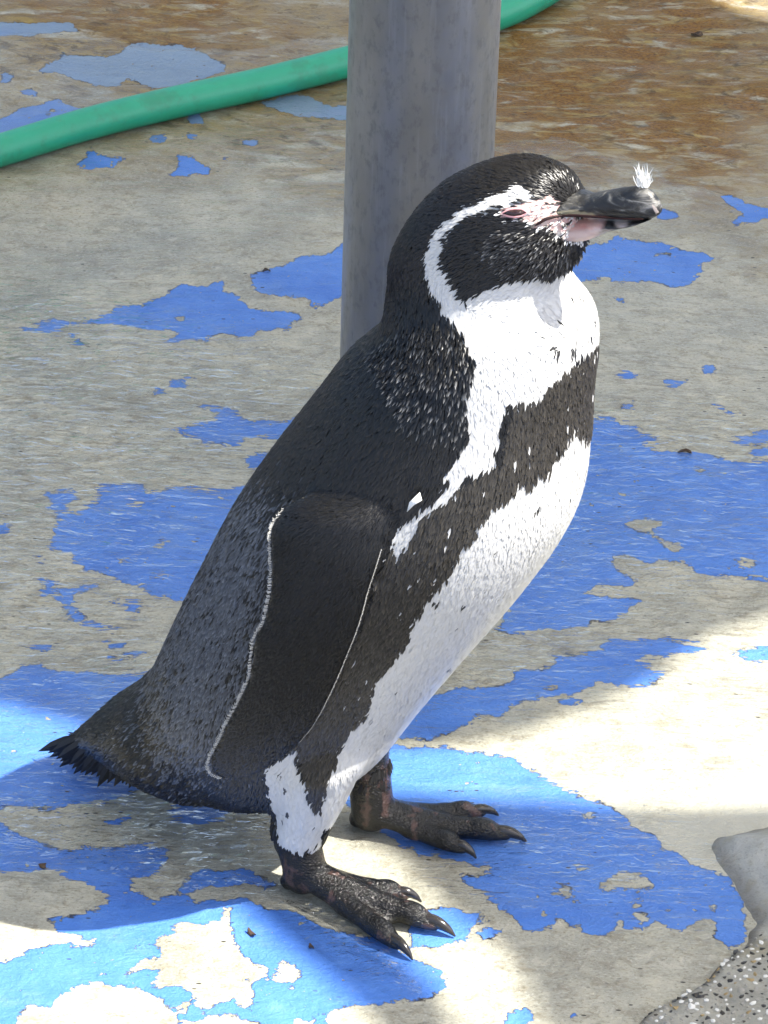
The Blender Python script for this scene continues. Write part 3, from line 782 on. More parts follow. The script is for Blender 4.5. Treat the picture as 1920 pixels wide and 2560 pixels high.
inner = world(inner_l)
nf = len(fo)
cdt = delaunay_2d_cdt([Vector(p) for p in allp], [(i, (i + 1) % nf) for i in range(nf)], [list(range(nf))], 1, 1e-6)
tri = [tuple(f) for f in cdt[2]]
assert len(cdt[0]) == len(allp)
na = len(allp)
FF = tri + [tuple(na + i for i in f[::-1]) for f in tri] + [(i, na + i, na + (i + 1) % nf, (i + 1) % nf) for i in range(nf)]
fV = np.vstack([outer, inner])
flip_near = (fV, FF)
fm = local(fV); fm[:, 1] *= -1
flip_far = (world(fm), [f[::-1] for f in FF])

def clean(vf):
    bm = bmesh.new()
    vs = [bm.verts.new(p) for p in vf[0]]
    for f in vf[1]:
        try: bm.faces.new([vs[k] for k in f])
        except ValueError: pass
    bmesh.ops.recalc_face_normals(bm, faces=bm.faces)
    bm.verts.index_update()
    r = (np.array([v.co[:] for v in bm.verts]), [tuple(v.index for v in f.verts) for f in bm.faces])
    bm.free()
    return r
shells = [clean(s) for s in parts + ln + lf + sn + sf + [flip_near, flip_far]]
VA, FA = merge(shells)
raw = mesh_obj('body', VA, FA)
md = raw.modifiers.new('r', 'REMESH'); md.mode = 'VOXEL'; md.voxel_size = 0.0021
dg = bpy.context.evaluated_depsgraph_get()
bme = bpy.data.meshes.new_from_object(raw.evaluated_get(dg))
bpy.data.objects.remove(raw, do_unlink=True)
# relax the joins: strongly on the feathered trunk, lightly on feet and flippers
nv = len(bme.vertices)
bv = np.empty(nv * 3, np.float32); bme.vertices.foreach_get('co', bv); bv = bv.reshape(-1, 3).astype(float)
ed_ = np.empty(len(bme.edges) * 2, np.int32); bme.edges.foreach_get('vertices', ed_); ed_ = ed_.reshape(-1, 2)
def kd_of(P):
    k = KDTree(len(P))
    for i, p in enumerate(P): k.insert(p, i)
    k.balance(); return k
kskin = kd_of(np.vstack([s[0] for s in sn + sf]))
kflip = kd_of(np.vstack([flip_near[0], flip_far[0]]))
dskin = np.array([kskin.find(p)[2] if p[2] < 0.12 else 1.0 for p in bv])
dflip = np.array([kflip.find(p)[2] for p in bv])
loc0 = local(bv)
stiff = np.maximum(sstep(0.010, 0.004, dskin), 0.0)
stiff = np.maximum(stiff, sstep(0.009, 0.005, dflip) * 0.9)
deg = np.bincount(ed_.ravel(), minlength=nv)
for it in range(54):
    acc = np.zeros_like(bv)
    for k in range(3):
        acc[:, k] = np.bincount(ed_[:, 0], bv[ed_[:, 1], k], nv) + np.bincount(ed_[:, 1], bv[ed_[:, 0], k], nv)
    lamb = 0.55 * (1 - stiff) if it >= 3 else np.full(nv, 0.5)
    bv += (acc / deg[:, None] - bv) * lamb[:, None]
bme.vertices.foreach_set('co', bv.astype(np.float32).ravel()); bme.update()
bn = np.empty(nv * 3, np.float32); bme.vertices.foreach_get('normal', bn); bn = bn.reshape(-1, 3).astype(float)

# --- markings and painted sheen: read on the near side, mirrored to the other
c1 = lambda p: crop(p, 900, 350, 2.074)
c3 = lambda p: crop(p, 600, 1700, 2.074)
c4 = lambda p: crop(p, 500, 1000, 2.074)
c5 = lambda p: crop(p, 900, 750, 2.765)
WHITE = [
 c1([(1010,205),(960,180),(900,190),(830,225),(780,265),(700,285),(640,320),(560,350),(490,385),(430,430),(390,480),(355,560),(335,610),(345,680),(355,760),(400,830),(450,915),(560,960),(600,850),(560,840),(520,800),(480,720),(450,660),(425,610),(445,570),(450,500),(480,470),(540,420),(620,385),(700,362),(760,345),(870,322),(960,295),(1030,265)]),
 c5([(600,100),(640,150),(680,190),(740,300),(790,420),(770,540),(770,600),(720,640),(730,720),(745,860),(765,910),(700,1020),(650,1110),(570,1200),(600,1250),(540,1350),(430,1430),(340,1490),(250,1560),(190,1680),(270,1780),(300,1730),(390,1600),(450,1480),(560,1420),(650,1340),(700,1270),(740,1200),(880,1170),(970,1120),(930,1050),(980,970),(960,880),(990,800),(1020,710),(1130,690),(1260,680),(1290,590),(1400,500),(1540,370),(1620,375),(1800,360),(1800,-150),(1430,-220),(1330,-170),(1100,-150),(800,-40),(640,60)]),
 c5([(1560,850),(1500,870),(1440,930),(1400,1020),(1340,1080),(1300,1190),(1230,1210),(1170,1280),(1110,1240),(1080,1320),(940,1400),(890,1460),(830,1550),(810,1640),(1600,1640),(1800,1400),(1700,900)]),
 c4([(1440,690),(1360,760),(1290,900),(1180,1030),(1120,1130),(1080,1250),(980,1380),(900,1480),(870,1640),(790,1700),(730,1800),(700,1890),(650,1990),(640,2080),(560,2250),(900,2150),(1300,1900),(1900,1300),(1900,690)]),
 c3([(300,340),(300,380),(330,500),(360,610),(415,700),(440,800),(430,860),(360,880),(280,900),(210,850),(185,720),(145,600),(130,480),(150,430)]),
]
PINK = c1([(1010,270),(940,305),(860,330),(745,350),(718,385),(745,412),(830,422),(880,436),(915,458),(1000,472),(1080,475),(1260,460),(1300,420),(1130,380),(1060,330),(1040,290)])
JAW = c1([(985,475),(1010,492),(1060,522),(1140,545),(1240,510),(1340,470),(1260,450),(1080,470)])
SHEENB = dd([(330,1440),(420,1240),(500,1090),(585,1060),(590,1200),(565,1300),(545,1420),(500,1560),(460,1660),(380,1690),(330,1600)])  # sky sheen on the lower back, painted as a grey zone
BROWN = dd([(1290,760),(1120,830),(1080,1000),(960,1060),(830,1180),(780,1350),(640,1600),(690,1790),(900,1400),(1150,1100),(1300,920)])
CHEEK = c1([(700,640),(640,560),(720,480),(900,480),(1000,500),(1080,540),(1100,640),(1000,700),(760,720)])
def mirrored_px(P):
    q = local(P); q[:, 1] = -np.abs(q[:, 1])
    return proj(world(q)), q
ZS, ZP, ZF = 1, 2, 3                                   # skin, bare pink face, flipper
def paint_body(P, dsk, dfl, jit):
    px, q = mirrored_px(P)
    px = px + jit
    white = np.zeros(len(P), bool)
    for w in WHITE: white |= inpoly(px, w)
    hd = (px[:, 1] < 640) & (np.abs(q[:, 1]) < 0.020 + 0.00012 * (px[:, 0] < 1300) * 0) & inpoly(px, WHITE[0])
    white &= ~hd
    pink = inpoly(px, PINK) & ((np.abs(q[:, 1]) > 0.012) | (px[:, 1] > 520)) & ((local(P)[:, 1] < 0.004) | (px[:, 1] > 530))
    jaw = inpoly(px, JAW)
    col = np.tile(np.array([0.0046, 0.0048, 0.0056]), (len(P), 1))
    col[inpoly(px, BROWN)] = (0.028, 0.025, 0.021)
    jj = rng.normal(0, 38, px.shape) if not np.isscalar(jit) else 0
    col[inpoly(px + jj * 1.3, SHEENB)] = (0.070, 0.077, 0.092)
    col[px[:, 1] < 740] = (0.0062, 0.0056, 0.0056)
    col[white] = (0.57, 0.565, 0.55)
    ql = local(P); farleg = (ql[:, 1] > 0.015) & (ql[:, 2] < 0.115) & (ql[:, 0] < 0.06) & (dsk < 0.03)
    white &= ~farleg; col[farleg] = (0.012, 0.011, 0.010)
    col[jaw] = (0.60, 0.54, 0.50)
    col[pink] = (0.52, 0.31, 0.29)
    zone = np.zeros(len(P), int)
    zone[pink | jaw] = ZP
    fl = (dfl < 0.0055) & (px[:, 1] > 1215) & ((inpoly(px, FL)) | (dfl < 0.004))
    col[fl] = (0.0050, 0.0050, 0.0056); zone[fl] = ZF
    sk = (dsk < 0.0045) & (P[:, 2] < np.where(local(P)[:, 1] < 0, 0.055, 0.090))
    col[sk] = (0.0030, 0.0026, 0.0024); zone[sk] = ZS
    return col, zone, white, q, px

dskin = np.array([kskin.find(p)[2] if p[2] < 0.12 else 1.0 for p in bv])
dflip = np.array([kflip.find(p)[2] for p in bv])
bcol, bzone, bwhite, bq, bpx = paint_body(bv, dskin, dflip, 0)
# skin mottling on feet, pinkish between the toes
fm_ = fbm(bv[:, 0] * 130, bv[:, 1] * 130, 3, 3) + 0.5 * fbm(bv[:, 2] * 160, bv[:, 0] * 150, 6, 2)
fm_ = fm_ + 0.25 * fbm(bv[:, 0] * 300 + bv[:, 2] * 210, bv[:, 1] * 300 + bv[:, 2] * 170, 5, 2)
skw = ((bzone == ZS) * sstep(0.22, 0.52, fm_) * 0.30)[:, None]
bcol = bcol * (1 - skw) + skw * np.array([0.26, 0.14, 0.115])
body = bpy.data.objects.new('body', bme); COL.objects.link(body)
bme.polygons.foreach_set('use_smooth', [True] * len(bme.polygons))
cattr(bme, 'Col', bcol); fattr(bme, 'skin', (bzone == ZS).astype(float)); fattr(bme, 'face', (bzone == ZP).astype(float))
bm_ = NT('penguin_skin')
bP = bm_.objc()
sk_a, fc_a = bm_.attr('skin'), bm_.attr('face')
sc = bm_.math('ADD', bm_.math('MULTIPLY', bm_.voro(bm_.mapping(bP, (1, 1, 1.3)), 560), 0.55), bm_.noise(bm_.mapping(bP, (1, 1, 1.7)), 380, 3, 0.6, 0.9))
wr = bm_.noise(bP, 300, 5, 0.65)
wr2 = bm_.noise(bm_.mapping(bP, (1, 1, 1.6)), 210, 4, 0.6, 0.8)
bc = bm_.attr('Col', 'Color')
bc = bm_.mix(bm_.math('MULTIPLY', fc_a, bm_.rmap(wr2, 0.42, 0.62)), bc, (0.58, 0.45, 0.41))
bc = bm_.mix(bm_.math('MULTIPLY', fc_a, bm_.rmap(wr, 0.60, 0.70, 0, 0.45)), bc, (0.24, 0.08, 0.08))
hh = bm_.math('ADD', bm_.math('MULTIPLY', sk_a, bm_.math('MULTIPLY', sc, 1.15)), bm_.math('ADD', bm_.math('MULTIPLY', wr, 0.5), bm_.math('MULTIPLY', bm_.math('MULTIPLY', wr2, fc_a), 1.4)))
bm_.set(col=bc, rough=bm_.math('SUBTRACT', 0.55, bm_.math('MULTIPLY', sk_a, bm_.rmap(wr2, 0.35, 0.6, 0.44, 0.34))), nrm=bm_.bump(hh, 0.0011, 0.9), spec=0.5)
bme.materials.clear(); bme.materials.append(bm_.m)
peng = bpy.data.objects.new('penguin', None); COL.objects.link(peng)
peng.location = O; peng.rotation_euler.z = math.atan2(head_d[1], head_d[0])
tag(peng, 'black and white penguin standing in profile on the blue painted floor, eye half closed', 'penguin')
bpy.context.view_layer.update()
INV = peng.matrix_world.inverted()
def adopt(o, parent=None):
    """parent o under the bird without moving it (meshes are modelled in world space)"""
    o.data.transform(INV); o.parent = parent or peng
    return o
adopt(body)

# --- plumage: thousands of small overlapping feathers
bme.calc_loop_triangles()
tr_ = np.empty(len(bme.loop_triangles) * 3, np.int32); bme.loop_triangles.foreach_get('vertices', tr_); tr_ = tr_.reshape(-1, 3)
a_, b_, c_ = bv[tr_[:, 0]], bv[tr_[:, 1]], bv[tr_[:, 2]]
ar = np.linalg.norm(np.cross(b_ - a_, c_ - a_), axis=1) / 2
def sample(n):
    k = rng.choice(len(tr_), n, p=ar / ar.sum())
    u1, u2 = rng.random(n), rng.random(n)
    s_ = np.sqrt(u1); w0, w1, w2 = 1 - s_, s_ * (1 - u2), s_ * u2
    f3 = lambda X: w0[:, None] * X[tr_[k, 0]] + w1[:, None] * X[tr_[k, 1]] + w2[:, None] * X[tr_[k, 2]]
    nn = f3(bn); nn /= np.linalg.norm(nn, axis=1)[:, None]
    big = tr_[k, np.argmax(np.stack([w0, w1, w2], 1), 1)]
    return f3(bv), nn, big
FP, FN, fb = sample(900000)
zone = bzone[fb]
cell = np.where(zone == ZF, 0.0021, np.where(bpx[fb, 1] < 760, 0.0019, 0.0024))
key = np.floor((FP + 0.0007 * rng.standard_normal(FP.shape)) / cell[:, None]).astype(np.int64)
kk = (key[:, 0] * 73856093) ^ (key[:, 1] * 19349663) ^ (key[:, 2] * 83492791) ^ (zone * 7919)
_, first = np.unique(kk, return_index=True)
first = first[(zone[first] != ZS)]
FP, FN, fb = FP[first], FN[first], fb[first]
fcol, fz, fwhite, fq, fpx = paint_body(FP, dskin[fb], dflip[fb], rng.normal(0, 3.0, (len(FP), 2)))
fz[(fpx[:, 0] < 182) & (fpx[:, 1] > 1700)] = ZS
fz[(fq[:, 0] < -0.17) & ((FN @ (head_d * 0.8 + upz * 0.6)) < -0.80)] = ZS      # nothing stands up off the tail's blunt end
fcol[fq[:, 0] < -0.15] *= 0.6
strayf = (fz == ZP) & (rng.random(len(FP)) < 0.30 * sstep(500, 590, fpx[:, 1]) + 0.05)
fcol[strayf] = np.where(rng.random(strayf.sum())[:, None] < 0.75, 0.50, 0.02)
ok = ((fz != ZP) | strayf) & (fz != ZS)
FP, FN, fb, fcol, fz, fwhite, fq, fpx = [x[ok] for x in (FP, FN, fb, fcol, fz, fwhite, fq, fpx)]
nfe = len(FP)
print('feathers', nfe)
# lie of the feathers: from the bill over the head, down the neck and trunk to the tail
SP = np.array(dd([(1275,470),(1180,450),(1080,440),(980,480),(960,560),(985,640),(1010,740),(960,860),(880,1000),(790,1160),(700,1320),(600,1480),(470,1580),(330,1610),(150,1625)]))
spine = catmull(local(sag(SP)), 160)
ks_ = kd_of(spine)
ii = np.array([ks_.find((p[0], 0.0, p[2]))[1] for p in fq])
dirl = spine[np.clip(ii + 6, 0, 159)] - spine[np.clip(ii - 6, 0, 159)]
dirl[:, 2] -= 0.25 * np.linalg.norm(dirl, axis=1)
low = (fq[:, 2] < 0.13) & (fq[:, 0] > -0.028)
dirl[low] = np.array([-0.15, 0, -1.0])
fd = (fz == ZF)
dirl[fd] = np.array([-0.55, 0, -0.85])
D = dirl[:, :1] * head_d + dirl[:, 1:2] * lat + dirl[:, 2:3] * upz
D = D - (D * FN).sum(1)[:, None] * FN
D /= np.linalg.norm(D, axis=1)[:, None] + 1e-9
Sd = np.cross(FN, D)
ang = rng.normal(0, 0.16, nfe)
D, Sd = D * np.cos(ang)[:, None] + Sd * np.sin(ang)[:, None], Sd * np.cos(ang)[:, None] - D * np.sin(ang)[:, None]
headz = fpx[:, 1] < 760
Ln = np.where(headz, 0.0068, 0.0090) * rng.uniform(0.8, 1.25, nfe)
Wd = np.where(headz, 0.00080, 0.00122) * rng.uniform(0.8, 1.2, nfe)
Ln[fd] = 0.0052 * rng.uniform(0.8, 1.2, fd.sum()); Wd[fd] = 0.0007
tailz = fq[:, 0] < -0.13
Ln[tailz] *= 1.5
Ln[(fz == ZP)] *= 0.55
fringe = (fq[:, 2] < 0.135) & (fq[:, 0] < -0.01)
Ln[fringe] *= 0.9
lift = np.where(fwhite, 0.00018, 0.0010) * rng.uniform(0.3, 1.6, nfe)
lift[fd] = 0.00035
lift[fringe] *= 1.5
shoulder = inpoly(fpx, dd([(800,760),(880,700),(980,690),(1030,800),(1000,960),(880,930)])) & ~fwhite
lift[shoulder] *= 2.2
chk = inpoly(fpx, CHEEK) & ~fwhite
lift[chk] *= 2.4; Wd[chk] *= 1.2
roll = (rng.normal(0, 1, nfe) * np.where(fwhite, 0.00006, 0.00042))[:, None]
base = FP + FN * (0.0001 + 0.0004 * rng.random(nfe))[:, None]
bend = np.where(fwhite, 0.00006, 0.00045)[:, None]
v0 = base - D * (Ln * 0.25)[:, None] - FN * 0.0004
vl = base + D * (Ln * 0.38)[:, None] - Sd * Wd[:, None] + FN * (lift * 0.45)[:, None] - FN * bend + FN * roll
vr = base + D * (Ln * 0.38)[:, None] + Sd * Wd[:, None] + FN * (lift * 0.45)[:, None] - FN * bend - FN * roll
vc = base + D * (Ln * 0.30)[:, None] + FN * (lift * 0.55)[:, None] + FN * bend
vt = base + D * (Ln * 0.80)[:, None] + FN * lift[:, None]
FVt = np.stack([v0, vl, vc, vr, vt], 1).reshape(-1, 3)
i0 = np.arange(nfe)[:, None] * 5
FT = np.concatenate([i0 + np.array([0, 1, 2]), i0 + np.array([0, 2, 3]), i0 + np.array([1, 4, 2]), i0 + np.array([2, 4, 3])])
tone = rng.uniform(0.72, 1.3, nfe)
tone = np.where(fwhite, rng.uniform(0.93, 1.04, nfe), tone)
fcol = np.clip(fcol * tone[:, None], 0, 0.88)
# a few stray dark flecks in the white, stray white ones in the band
st = fwhite & (rng.random(nfe) < 0.0016); fcol[st] = 0.03
st = (~fwhite) & inpoly(fpx, BROWN) & (rng.random(nfe) < 0.010); fcol[st] = 0.45
fleck = [(1394,872),(1432,874),(1404,810),(1345,1266),(1094,1502),(1165,1506),(1130,1668),(700,1930),(716,1970),(718,2030),(708,2045)]
for fx, fy in fleck: fcol[(np.hypot(fpx[:, 0] - fx, fpx[:, 1] - fy) < 6) & fwhite] = 0.03
plum = mesh_obj('plumage', FVt, FT, None, None, smooth=True)
colv = np.repeat(fcol, 5, 0).reshape(-1, 5, 3)
colv[:, 4] *= np.where(fwhite, 1.0, rng.uniform(1.0, 2.8, nfe))[:, None]; colv[:, 0] *= np.where(fwhite, 0.97, 0.6)[:, None]
sparkle_tip = (chk & (rng.random(nfe) < 0.40)) | (shoulder & (rng.random(nfe) < 0.30))
colv[sparkle_tip, 4] = rng.uniform(0.06, 0.26, sparkle_tip.sum())[:, None]       # sun sparkle painted on tips; on the cheek also real pale flecks
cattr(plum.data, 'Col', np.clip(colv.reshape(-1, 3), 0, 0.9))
pl = NT('feathers')
pl.set(col=pl.attr('Col', 'Color'), rough=0.32, spec=0.40)
plum.data.materials.append(pl.m)
adopt(plum, body); tag(plum, kind='stuff')

# --- white comb edging of the flipper
def edging(px_line, out_sign, ln, wdt, stepm, name):
    pts = flip_pts(np.array(px_line, float), 0.0100 + rear(np.array(px_line, float)))
    seg = catmull(pts, 400)
    dl = np.concatenate([[0], np.cumsum(np.linalg.norm(np.diff(seg, axis=0), axis=1))])
    V, Fc = [], []
    for s_ in np.arange(0, dl[-1], stepm):
        i = min(np.searchsorted(dl, s_), 398)
        t = seg[i + 1] - seg[i]; t /= np.linalg.norm(t)
        n_ = -lat
        o_ = np.cross(n_, t) * out_sign; o_ /= np.linalg.norm(o_)
        p = seg[i] - o_ * ln * random.uniform(0.3, 1.1) + n_ * 0.0014
        q = seg[i] + o_ * ln * random.uniform(-0.05, 0.2) + n_ * 0.0012
        k = len(V)
        w_ = t * wdt * random.uniform(0.7, 1.3)
        m_ = (p + q) / 2 + n_ * 0.0012
        V += [p, m_ - w_, q - w_ * 0.6, q + w_ * 0.6, m_ + w_, m_ + n_ * 0.0004]
        Fc += [(k, k + 1, k + 5), (k, k + 5, k + 4), (k + 1, k + 2, k + 5), (k + 2, k + 3, k + 5), (k + 3, k + 4, k + 5)]
    return V, Fc
wf = NT('white_edge_feathers')
wf.set(col=wf.mix(wf.noise(wf.objc(), 200, 2), (0.45, 0.44, 0.41), (0.62, 0.61, 0.58)), rough=0.5)
e_rear = crop([(440,560),(385,640),(370,700),(372,800),(376,900),(365,1020),(335,1150),(290,1220),(272,1330),(262,1430),(205,1560),(150,1660),(100,1770),(58,1850),(50,1900),(70,1935),(120,1953)], 500, 1000, 2.074)
e_front = crop([(520,1770),(600,1670),(690,1500),(790,1265),(842,1120),(880,980),(910,890),(948,765)], 500, 1000, 2.074)
for line, sg, l_, w_, st_ in ((e_rear, 1, 0.0030, 0.00030, 0.00095), (e_front, 1, 0.0008, 0.00040, 0.0010)):
    V, Fc = edging(line, sg, l_, w_, st_, 'flipper_edge')
    fe = adopt(mesh_obj('flipper_edge', V, Fc, wf.m, None, False), body)
    tag(fe, kind='stuff')

# --- tail feathers: stiff pointed quills
tf = NT('tail_feather')
tf.set(col=tf.mix(tf.noise(tf.mapping(tf.objc(), (60, 60, 300)), 1.0, 3), (0.006, 0.006, 0.007), (0.014, 0.014, 0.016)), rough=0.6, spec=0.3)
edge_t = np.array([(112,778),(172,822),(222,858),(284,888),(345,916),(410,956),(512,972),(575,962),(635,978),(695,986),(770,992)], float)
core_t = np.array([(420,690),(430,690),(440,690),(460,695),(490,705),(530,720),(610,740),(650,740),(700,760),(740,760),(810,770)], float)
tt = np.linspace(0, 10, 27)
tips, roots = [], []
for q_ in tt:
    e_ = np.array([np.interp(q_, range(11), edge_t[:, 0]), np.interp(q_, range(11), edge_t[:, 1])])
    c_ = np.array([np.interp(q_, range(11), core_t[:, 0]), np.interp(q_, range(11), core_t[:, 1])])
    e_ = e_ + (c_ - e_) * (0.0 if abs(q_ - round(q_)) < 0.13 else random.uniform(0.04, 0.16))
    tips.append((50 + e_[0] / 2.074, 1500 + e_[1] / 2.074)); r_ = e_ + (c_ - e_) * 0.62
    roots.append((50 + r_[0] / 2.074, 1500 + r_[1] / 2.074))
for k, (tp, rt_) in enumerate(zip(tips, roots)):
    ll = -0.034 + 0.0068 * (k % 10)
    h_ = bvh.ray_cast(Vector(CAM), Vector(ray([rt_])[0]))
    a = sag([rt_], -0.02)[0] if h_[0] is None else np.array(h_[0][:]) + lat * 0.008
    la = local(a)[0, 1]
    b = sag([tp], la * 0.75 + 0.004 * (k % 3 - 1))[0]
    t = b - a; Lq = np.linalg.norm(t); t /= Lq
    view = -ray([tp])[0]
    s_ = np.cross(t, view); s_ /= np.linalg.norm(s_); n_ = np.cross(s_, t)
    prof = [(0.0, 0.0012), (0.45, 0.0040), (0.76, 0.0034), (0.92, 0.0018), (1.08, 0.0002)]
    rings = []
    for f, wq in prof:
        c0 = a + t * Lq * f
        rings.append(np.array([c0 - s_ * wq, c0 + n_ * 0.0016 * min(1, wq / 0.004), c0 + s_ * wq, c0 - n_ * 0.0006]))
    V, Fc = rings_mesh(rings)
    adopt(mesh_obj('tail_feather', V, Fc, tf.m, None, False))

# --- claws
cl = NT('claw_horn')
cl.set(col=cl.mix(cl.noise(cl.objc(), 160, 3), (0.008, 0.007, 0.007), (0.035, 0.030, 0.028)), rough=0.16, spec=0.6)
for ends in (en, ef):
    for r0, d, rr in ends:
        p = [r0 + d * 0.86 + upz * 0.0095, r0 + d * 0.95 + upz * 0.0095, r0 + d * 1.03 + upz * 0.0065, r0 + d * 1.085 + upz * 0.0022]
        V, Fc = tube(p, [rr * 0.50, rr * 0.46, rr * 0.30, 0.0007], 14, 16, flat=1.1)
        adopt(mesh_obj('claw', V, Fc, cl.m))

# --- bill
c2 = lambda p: crop(p, 1200, 380, 3.318)
bk = NT('bill_horn')
bP = bk.objc()
bn1 = bk.noise(bk.mapping(bP, (60, 60, 170), (0, R(-8), 0)), 1.0, 5, 0.62, 0.6)
bn2 = bk.noise(bP, 500, 3, 0.6)
bcol_ = bk.ramp(bn1, [(0.32, (0.005, 0.005, 0.0055)), (0.52, (0.012, 0.012, 0.013)), (0.60, (0.045, 0.044, 0.042)), (0.68, (0.18, 0.175, 0.165))])
bpk = bk.attr('pink')
bcol_ = bk.mix(bpk, bcol_, bk.ramp(bn1, [(0.3, (0.55, 0.26, 0.23)), (0.6, (0.68, 0.45, 0.40)), (0.8, (0.72, 0.62, 0.56))]))
bcol_ = bk.mix(bk.attr('horn'), bcol_, (0.34, 0.30, 0.20))
bcol_ = bk.mix(bk.attr('pale'), bcol_, (0.44, 0.37, 0.34))
bk.set(col=bcol_, rough=0.34, nrm=bk.bump(bk.math('ADD', bn1, bk.math('MULTIPLY', bn2, 0.3)), 0.0012, 0.8))
def bill(name, pairs, widths, fn):
    V, Fc = loft(pairs, widths, n=28, steps=44)
    o = mesh_obj(name, V, Fc, bk.m)
    px, q = mirrored_px(V)
    for k in ('pink', 'horn', 'pale'): fattr(o.data, k, fn(px, k))
    return adopt(o, body)
upper = [c2(p) for p in [[(520,395),(520,520)], [(660,325),(670,540)], [(800,310),(800,535)], [(900,338),(905,528)], [(1000,322),(1010,530)], [(1110,302),(1120,540)], [(1210,288),(1230,552)], [(1320,280),(1330,560)], [(1400,312),(1400,556)], [(1455,368),(1450,545)], [(1490,425),(1480,528)], [(1503,465),(1496,510)]]]
uw = [0.014, 0.0185, 0.0150, 0.0115, 0.0100, 0.0092, 0.0088, 0.0082, 0.0068, 0.0052, 0.0036, 0.0018]
def fu(px, k):
    if k == 'pink': return inpoly(px, c2([(430,560),(470,620),(560,570),(640,545),(620,470),(560,380),(440,420)])).astype(float)
    if k == 'horn': return inpoly(px, c2([(600,520),(720,480),(860,500),(960,515),(900,545),(720,530),(600,560)])).astype(float)
    return 0.7 * inpoly(px, c2([(1440,430),(1485,500),(1460,515),(1430,450)])).astype(float)
ub = bill('upper_bill', upper, uw, fu)
lower = [c2(p) for p in [[(520,565),(560,665)], [(640,545),(690,705)], [(760,542),(800,730)], [(860,542),(900,730)], [(960,548),(1000,695)], [(1060,548),(1095,652)], [(1170,552),(1190,632)], [(1280,552),(1300,606)], [(1380,548),(1390,572)], [(1420,545),(1425,558)]]]
lw_ = [0.012, 0.0150, 0.0140, 0.0125, 0.0105, 0.0090, 0.0080, 0.0068, 0.0045, 0.0025]
def flw(px, k):
    if k == 'pink': return sstep(1518, 1500, px[:, 0] + 0.5 * (px[:, 1] - 560))
    if k == 'horn': return np.zeros(len(px))
    return np.maximum(sstep(22, 10, np.hypot(px[:, 0] - 1553, (px[:, 1] - 556) * 1.2)), 0.55 * inpoly(px, c2([(600,680),(760,650),(1000,640),(1100,640),(900,760),(640,760)])))
lb = bill('lower_bill', lower, lw_, flw)
# mouth line
mm = NT('mouth_skin'); mm.set(col=mm.mix(mm.noise(mm.objc(), 300, 2), (0.008, 0.003, 0.003), (0.022, 0.006, 0.007)), rough=0.6, spec=0.2)
def on_body(px, lift):
    out = []
    for p, d in zip(px, ray(px)):
        h = bvh.ray_cast(Vector(CAM), Vector(d))
        out.append((np.array(h[0][:]) if h[0] is not None else sag([p], -0.014)[0]) - d * lift)
    return np.array(out)
gpts = on_body(np.array(c2([(455,614),(490,592),(530,565),(575,548),(640,536),(700,524)])), 0.0016)
V, Fc = tube(gpts, [0.0004, 0.0009, 0.0011, 0.0010, 0.0008, 0.0005], 10, 26)
adopt(mesh_obj('gape', V, Fc, mm.m), body)
ml = c2([(620,540),(740,528),(860,532),(980,540),(1100,548),(1230,556),(1350,558)])
mp = np.array([sag([p], -w_)[0] for p, w_ in zip(ml, (0.0168, 0.0158, 0.0135, 0.0112, 0.0100, 0.0092, 0.0080))])
V, Fc = tube(mp, [0.0005, 0.0009, 0.0009, 0.0008, 0.0008, 0.0007, 0.0004], 10, 40)
adopt(mesh_obj('mouth_line', V, Fc, mm.m), body)
# eye: lids and a dark slit of eyeball
em = NT('eye_gloss'); em.set(col=em.mix(em.noise(em.objc(), 100, 2), (0.012, 0.003, 0.004), (0.035, 0.008, 0.010)), rough=0.08, spec=0.7)
lm = NT('eyelid_skin'); lm.set(col=lm.mix(lm.noise(lm.objc(), 400, 3), (0.55, 0.22, 0.24), (0.74, 0.45, 0.44)), rough=0.45)
for side in (-1, 1):
    epx = np.array(c1([(738,380),(770,366),(805,360),(838,362),(864,376),(835,390),(802,396),(768,391)]))
    ec = on_body(epx, 0.0008)
    c0 = ec.mean(0)
    ring_ = np.vstack([ec, ec[:1]])
    eyeV = np.vstack([c0 + (ec - c0) * 1.0 - ray(epx) * 0.0012, [c0 - ray([epx.mean(0)])[0] * 0.0030], c0 + (ec - c0) * 0.9 + ray(epx) * 0.003])
    eyeF = [(i, (i + 1) % 8, 8) for i in range(8)] + [(i, 9 + i, 9 + (i + 1) % 8, (i + 1) % 8) for i in range(8)] + [tuple(range(9, 17))]
    up_ = on_body(np.array(c1([(738,380),(770,363),(805,357),(840,359),(866,376)])), 0.0010)
    lo_ = on_body(np.array(c1([(738,380),(768,393),(803,397),(835,392),(866,376)])), 0.0010)
    bits = [('eye', (eyeV, eyeF), em.m)]
    for ln_ in (up_, lo_):
        bits.append(('eyelid', tube(ln_, [0.0005, 0.0009, 0.0010, 0.0009, 0.0005], 10, 20), lm.m))
    for nm, (V, Fc), mt in bits:
        if side == 1:
            q = local(np.asarray(V)); q[:, 1] *= -1; V = world(q)
        adopt(mesh_obj(nm, np.asarray(V), Fc, mt), body)

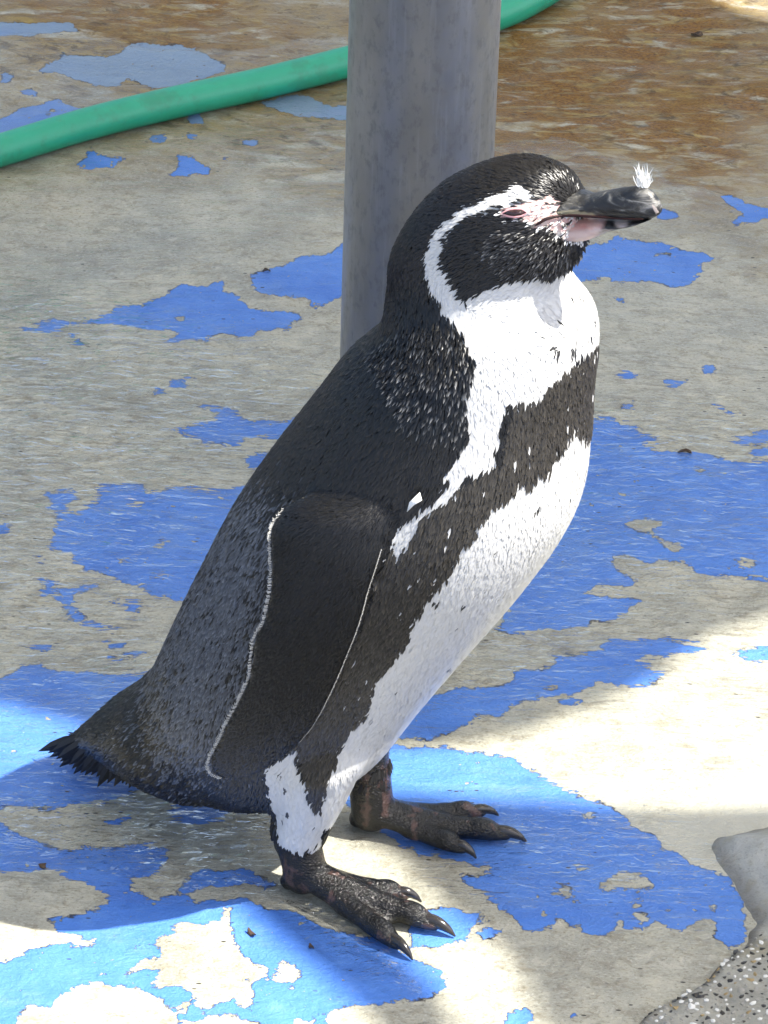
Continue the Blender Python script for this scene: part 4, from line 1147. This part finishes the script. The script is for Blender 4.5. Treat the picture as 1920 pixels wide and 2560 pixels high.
# ------------------------------------------------------------------ loose bits
fmw = NT('down_white'); fmw.set(col=fmw.mix(fmw.noise(fmw.objc(), 200, 2), (0.70, 0.69, 0.65), (0.85, 0.85, 0.83)), rough=0.7)
bt = sag(c2([(1360, 285)]), 0.0)[0]
V, Fc = [], []
for k in range(46):
    a = random.uniform(-0.55, 0.45); b = random.uniform(-0.6, 0.6)
    d = upz * math.cos(a) + head_d * (math.sin(a) - 0.10) + lat * math.sin(b) * 0.5
    d /= np.linalg.norm(d); Lq = random.uniform(0.006, 0.0165)
    s_ = np.cross(d, fwd + 0.5 * rng.standard_normal(3)); s_ /= np.linalg.norm(s_)
    w_ = random.uniform(0.0003, 0.0008); p = bt + head_d * random.uniform(-0.003, 0.003) + lat * random.uniform(-0.003, 0.003)
    cv = np.cross(s_, d) * random.uniform(-0.003, 0.003)
    i = len(V)
    V += [p - s_ * w_ * .4, p + s_ * w_ * .4, p + d * Lq * .5 + cv + s_ * w_, p + d * Lq * .5 + cv - s_ * w_, p + d * Lq + s_ * w_ * .3]
    Fc += [(i, i + 1, i + 2, i + 3), (i + 3, i + 2, i + 4)]
down = mesh_obj('down_feather', V, Fc, fmw.m, None, False)
tag(down, 'wispy white down feather stuck upright on the tip of the bill', 'feather')

wl = on_body(np.array(c4([(1140,478),(1152,520),(1110,545),(1072,582),(1085,530)])), 0.010)
c0 = wl.mean(0); n_ = -ray(c4([(1100, 540)]))[0]
V = np.vstack([wl, c0 + n_ * 0.0015, wl - n_ * 0.001]); Fc = [(i, (i + 1) % 5, 5) for i in range(5)] + [(i, 6 + i, 6 + (i + 1) % 5, (i + 1) % 5) for i in range(5)]
adopt(mesh_obj('white_feather', V, Fc, fmw.m), body)

lfm = NT('dead_leaf'); lfm.set(col=lfm.mix(lfm.noise(lfm.objc(), 90, 3), (0.025, 0.016, 0.010), (0.11, 0.065, 0.035)), rough=0.7)
def scrap(px, size, seed, label, aspect=2.0, rot=0.0):
    size *= 0.75
    r = random.Random(seed)
    c = gnd([px])[0]; c[2] = float(relief(c[:1], c[1:2])[0])
    n = 9; V = []
    for zz in (0.0010, 0.0001):
        for i in range(n):
            a = 2 * math.pi * i / n
            rr = size * r.uniform(0.65, 1.1)
            x, y = rr * math.cos(a), rr * math.sin(a) / aspect
            V.append((c[0] + x * math.cos(rot) - y * math.sin(rot), c[1] + x * math.sin(rot) + y * math.cos(rot), c[2] + zz + 0.0015 * math.sin(a * 2 + seed) + 0.0015))
    Fc = [tuple(range(n)), tuple(range(2 * n - 1, n - 1, -1))] + [(i, n + i, n + (i + 1) % n, (i + 1) % n) for i in range(n)]
    o = mesh_obj('leaf_scrap', V, Fc, lfm.m, None, False)
    tag(o, label, 'leaf scrap')
scrap((106, 2166), 0.0045, 1, 'small black leaf scrap lying at the edge of the bird\'s shadow by the tail', 1.6)
scrap((629, 2338), 0.0062, 2, 'brown leaf scrap on blue paint behind the near foot', 2.4, -0.9)
scrap((778, 2372), 0.0035, 3, 'tiny brown leaf scrap beside the wet ripple under the near foot', 2.2, -0.6)
scrap((666, 697), 0.006, 4, 'dark leaf scrap on the blue patch beside the pole', 2.6)
scrap((1712, 1134), 0.0085, 5, 'dark curled leaf scrap at the edge of the large blue patch', 3.4)
scrap((1740, 97), 0.0085, 6, 'dark leaf scrap on the rusty stained floor', 1.8)
SC.render.engine = 'CYCLES'
print('tris', sum(len(o.data.loop_triangles) or len(o.data.polygons) for o in bpy.data.objects if o.type == 'MESH'))
